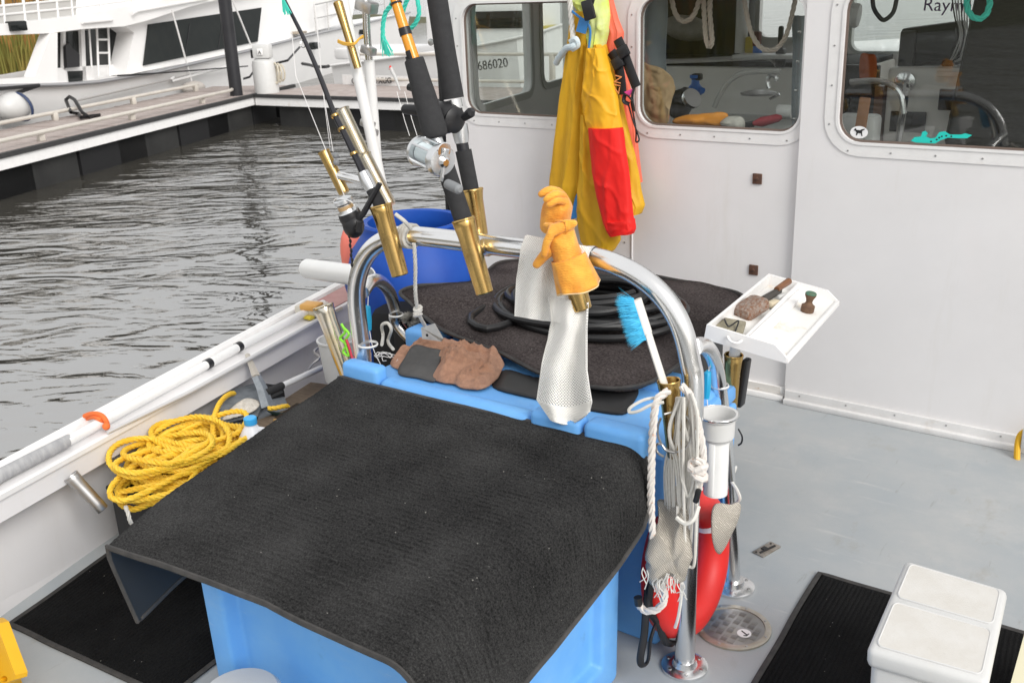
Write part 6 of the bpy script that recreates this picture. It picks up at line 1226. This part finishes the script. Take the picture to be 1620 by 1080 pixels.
tag(MB().tube(spline([P(1380, -10, y=4.34), P(1382, 12, y=4.34), P(1390, 26, y=4.34), P(1398, 32, y=4.34), P(1408, 26, y=4.34), P(1415, 15, y=4.34), P(1420, -10, y=4.34)], 6), .009, 8).build('coiled_cable', BLACK), 'black microphone cable hanging inside the right window', 'cable')
def cloth(name, pts_, y, m_, lab, cat, amp=.03):
    o, _ = sheet(name, [P(u, v, y=y) for u, v in pts_], m_, lambda p, t: V((0, -amp * (1 - t * t) * (1 + .6 * nz(p, 22)), .004 * nz(p, 30))), 9, .006, 60); return tag(o, lab, cat)
cloth('orange_cloth', [(1064, 192), (1080, 184), (1110, 181), (1140, 178), (1152, 182), (1146, 198), (1120, 200), (1085, 200)], 4.33, mat('orange oilcloth', (.78, .30, .03), .5), 'orange cloth lying on the sill inside the middle window', 'cloth')
cloth('rag_roll', [(1140, 196), (1150, 186), (1165, 184), (1177, 190), (1176, 203), (1155, 204)], 4.31, mat('off white rag', (.60, .57, .52), .9, var=.3, vscale=40), 'off white rolled rag beside the orange cloth', 'rag')
um = root('umbrella', P(1200, 195, y=4.33), 'folded dark red umbrella on the sill inside the window', 'umbrella'); MB().tube([P(1190, 196, y=4.33), P(1205, 193, y=4.33), P(1230, 187, y=4.33), P(1236, 186, y=4.33)], [.008, .022, .018, .01], 10).build('canopy', mat('dark red nylon', (.35, .02, .035), .5), um); MB().tube([P(1178, 199, y=4.33), P(1192, 196, y=4.33)], .014, 10).build('handle', BLACK, um)
kt_ = root('chart_lamp', P(1085, 165, y=4.5), 'black and chrome lamp on the shelf inside the middle window', 'lamp')
MB().lathe([(.03, -.09), (.055, -.07), (.06, .02), (.035, .05), (.03, .06)], P(1080, 160, y=4.52), (.5, -.2, .8), 20).build('housing', BLACK, kt_); MB().lathe([(.048, 0), (.05, .012), (.048, .024)], P(1092, 158, y=4.48), (.8, -.4, .5), 20).build('ring', CHROME, kt_)
bf = root('valve_fitting', P(1100, 135, y=4.9), 'bright blue valve fitting inside the middle window', 'valve'); BLU = mat('bright blue enamel', (.02, .14, .50), .35)
MB().lathe([(.016, -.06), (.035, -.045), (.038, -.01), (.022, .01), (.02, .035), (.03, .04), (.03, .055)], P(1100, 136, y=4.9), n=18).build('body', BLU, bf); MB().tube([P(1102, 140, y=4.9), P(1112, 144, y=4.88)], .016, 10).build('outlet', BLU, bf); MB().box(P(1103, 122, y=4.9), (.05, .04, .035), bev=.008).build('cap', BLACK, bf)
fd = root('mooring_fender', P(1085, 45, y=5.9), 'grubby pale fender lying on the dark dash', 'fender'); MB().ball(P(1086, 45, y=5.8), (.16, .08, .075), Matrix.Rotation(.15, 3, 'Y')).build('body', mat('grubby white', (.32, .30, .28), .6, col2=(.2, .19, .18), vscale=10), fd)
tag(MB().lathe([(.035, 0), (.035, .5)], P(1172, 84, y=5.7), n=16).build('paper_roll', BONE), 'white upright paper roll on the dash', 'roll')
for lab, u, v, s, m_ in (('yellow bottle standing on the dash', 1188, 74, (.06, .05, .11), mat('yellow bottle', (.5, .38, .03), .5)), ('blue bottle standing on the dash', 1198, 80, (.05, .05, .07), BLU), ('dark maroon box on the dash by the paper roll', 1197, 63, (.05, .05, .09), mat('maroon', (.10, .02, .02), .6))): tag(MB().box(P(u, v, y=5.68), s, bev=.012).build('dash_bottle' if 'bottle' in lab else 'dash_box', m_), lab, 'bottle' if 'bottle' in lab else 'box')
th_ = root('throttle_lever', P(1235, 95, y=5.6), 'black throttle lever standing by the front window', 'lever'); MB().box(P(1235, 62, y=5.6), (.03, .03, .14), bev=.012).build('lever', BLACK, th_); MB().box(P(1235, 92, y=5.6), (.05, .05, .10), bev=.01).build('base', BLACK, th_)
tag(MB().box(P(1215, 89, y=5.55), (.36, .16, .02), bev=.004).build('chart_tray', BONE), 'white tray on the dash edge inside the middle window', 'tray')
tag(MB().lathe([(.032, 0), (.032, .07)], P(1231, 177, y=4.55), (1, 0, 0), 18).build('tape_roll', BONE), 'white roll lying at the right end of the shelf', 'roll')
tag(MB().tube(spline([P(1130, 170, y=4.6), P(1140, 148, y=4.6), P(1155, 128, y=4.6), P(1175, 116, y=4.6), P(1205, 113, y=4.6), P(1235, 113, y=4.6)], 6), .013, 8).build('clear_hose', mat('cloudy hose', (.45, .45, .43), .3)), 'cloudy hose arching inside the middle window', 'hose')
fa = root('galley_tap', P(1220, 125, y=4.95), 'chrome tap over the galley box', 'tap'); MB().tube(spline([P(1217, 140, y=4.95), P(1214, 128, y=4.95), P(1219, 120, y=4.95), P(1227, 122, y=4.95), P(1228, 128, y=4.95)], 5), .011, 8).build('spout', CHROME, fa); MB().tube([P(1218, 157, y=4.85), P(1233, 149, y=4.85)], .007, 8).build('lever', CHROME, fa)
tag(MB().lathe([(.085, 0), (.09, .01), (.05, .02)], P(1200, 150, y=4.85), n=20).build('pan_lid', STEEL), 'round grey pan lid on the galley worktop', 'lid')
mo = root('display_monitor', P(1470, 80, y=5.4), 'black boxy display on the helm console', 'monitor'); SCR = mat('dark screen', (.03, .032, .034), .15)
MB().box(P(1478, 72, y=5.42), (.27, .16, .20), Matrix.Rotation(-.12, 3, 'Y'), .012).build('case', BLACK, mo); MB().box(P(1480, 72, y=5.328), (.19, .012, .14), Matrix.Rotation(-.12, 3, 'Y'), .004).build('screen', SCR, mo); MB().box(P(1438, 80, y=5.36), (.075, .1, .19), bev=.01).build('side_case', mat('grey case', (.07, .07, .07), .5), mo)
txr = root('windscreen_pane', P(1495, 60, y=6.27), 'windscreen pane with purple lettering seen through the right window', 'window pane'); cvp = P(1500, 4, y=5.82)
MB().plate([V((a_, 6.275, b_)) for a_, b_ in rrect(-1.96, -1.21, 1.39, 2.31, .06)], V((0, .004, 0))).build('glass_sheet', gl, txr, smooth=0); pz = P(1459, 17, y=6.27); text_mesh('Raymarine', .10, pz, P(1530, 19, y=6.27) - pz, (0, 0, 1), .001).build('lettering', mat('purple print', (.10, .03, .16), .5), txr, smooth=0)
tag(MB().lathe([(.05, 0), (.055, .01), (.055, .11), (.05, .12)], P(1318, 22, y=4.9), (1, .1, -.1), 20).build('paper_towel', BONE), 'paper towel roll at the left of the right window', 'roll')
cloth('orange_rag', [(1362, 88), (1375, 86), (1386, 92), (1384, 128), (1362, 128)], 5.22, mat('burnt orange rag', (.45, .10, .02), .8), 'burnt orange rag hanging in the right window', 'rag', .02)
tag(MB().box(P(1364, 186, y=4.5), (.045, .02, .17), Matrix.Rotation(.08, 3, 'Y'), .003).build('wooden_paddle', mat('raw wood', (.36, .17, .08), .7, var=.2, vscale=20, stretch=(1, 1, .2))), 'short brown wooden paddle inside the right window', 'paddle')
wbx = root('white_bin', P(1355, 205, y=4.6), 'white plastic bin low inside the right window', 'bin'); MB().box(P(1357, 206, y=4.62), (.18, .12, .14), bev=.02).build('body', BONE, wbx)
MB().box(P(1357, 150, y=5.35), (.20, .06, .30), bev=.01).build('dark_locker', BLACK, boat)
tag(MB().tube(spline([P(1345, 130, y=5.0), P(1385, 128, y=5.0), P(1410, 135, y=5.0), P(1425, 150, y=5.0), P(1430, 180, y=5.0)], 6), .014, 8).build('grab_rail', CHROME), 'curved chrome grab rail beside the helm pole', 'rail')
cb = root('cable_bundle', P(1510, 60, y=5.3), 'bundle of thin pale cables hanging beside the display', 'cables')
for k in range(7): MB().tube(spline([P(1505 + 5 * k, -12, y=5.28), P(1510 + 4 * k, 25 + 3 * k, y=5.26), P(1516 + 3 * k, 55, y=5.25), P(1506 + 4 * k, 80 + 2 * k, y=5.25), P(1500 + 2 * k, 98, y=5.3)], 5), .0035, 5).build('cable', BONE if k % 3 else BLACK, cb)
pp_ = root('chart_papers', P(1465, 98, y=5.3), 'loose white papers on the helm console top', 'papers')
for k in range(3): MB().box(V((-1.20 + .07 * k, 5.32 + .03 * k, 1.403 + .003 * k)), (.16, .12, .002), Matrix.Rotation(.3 * k - .2, 3, 'Z')).build('sheet', MATS['sticker white'], pp_, smooth=0)
for lab, u, v, s, m_ in (('small white radio on the helm console', 1545, 100, (.07, .05, .05), BONE), ('dark mug on the helm console edge', 1500, 104, (.05, .05, .05), BLACK)): tag(MB().box(P(u, v, y=5.3), s, bev=.012, seg=3).build('radio' if 'radio' in lab else 'mug', m_), lab, 'radio' if 'radio' in lab else 'mug')
sb = root('search_light', P(1558, 60, y=5.3), 'white bracket with dark round lamp at the helm', 'lamp'); MB().box(P(1556, 60, y=5.3), (.06, .05, .07), bev=.012).build('bracket', BONE, sb); MB().ball(P(1557, 45, y=5.25), .032).build('lamp', BLACK, sb)
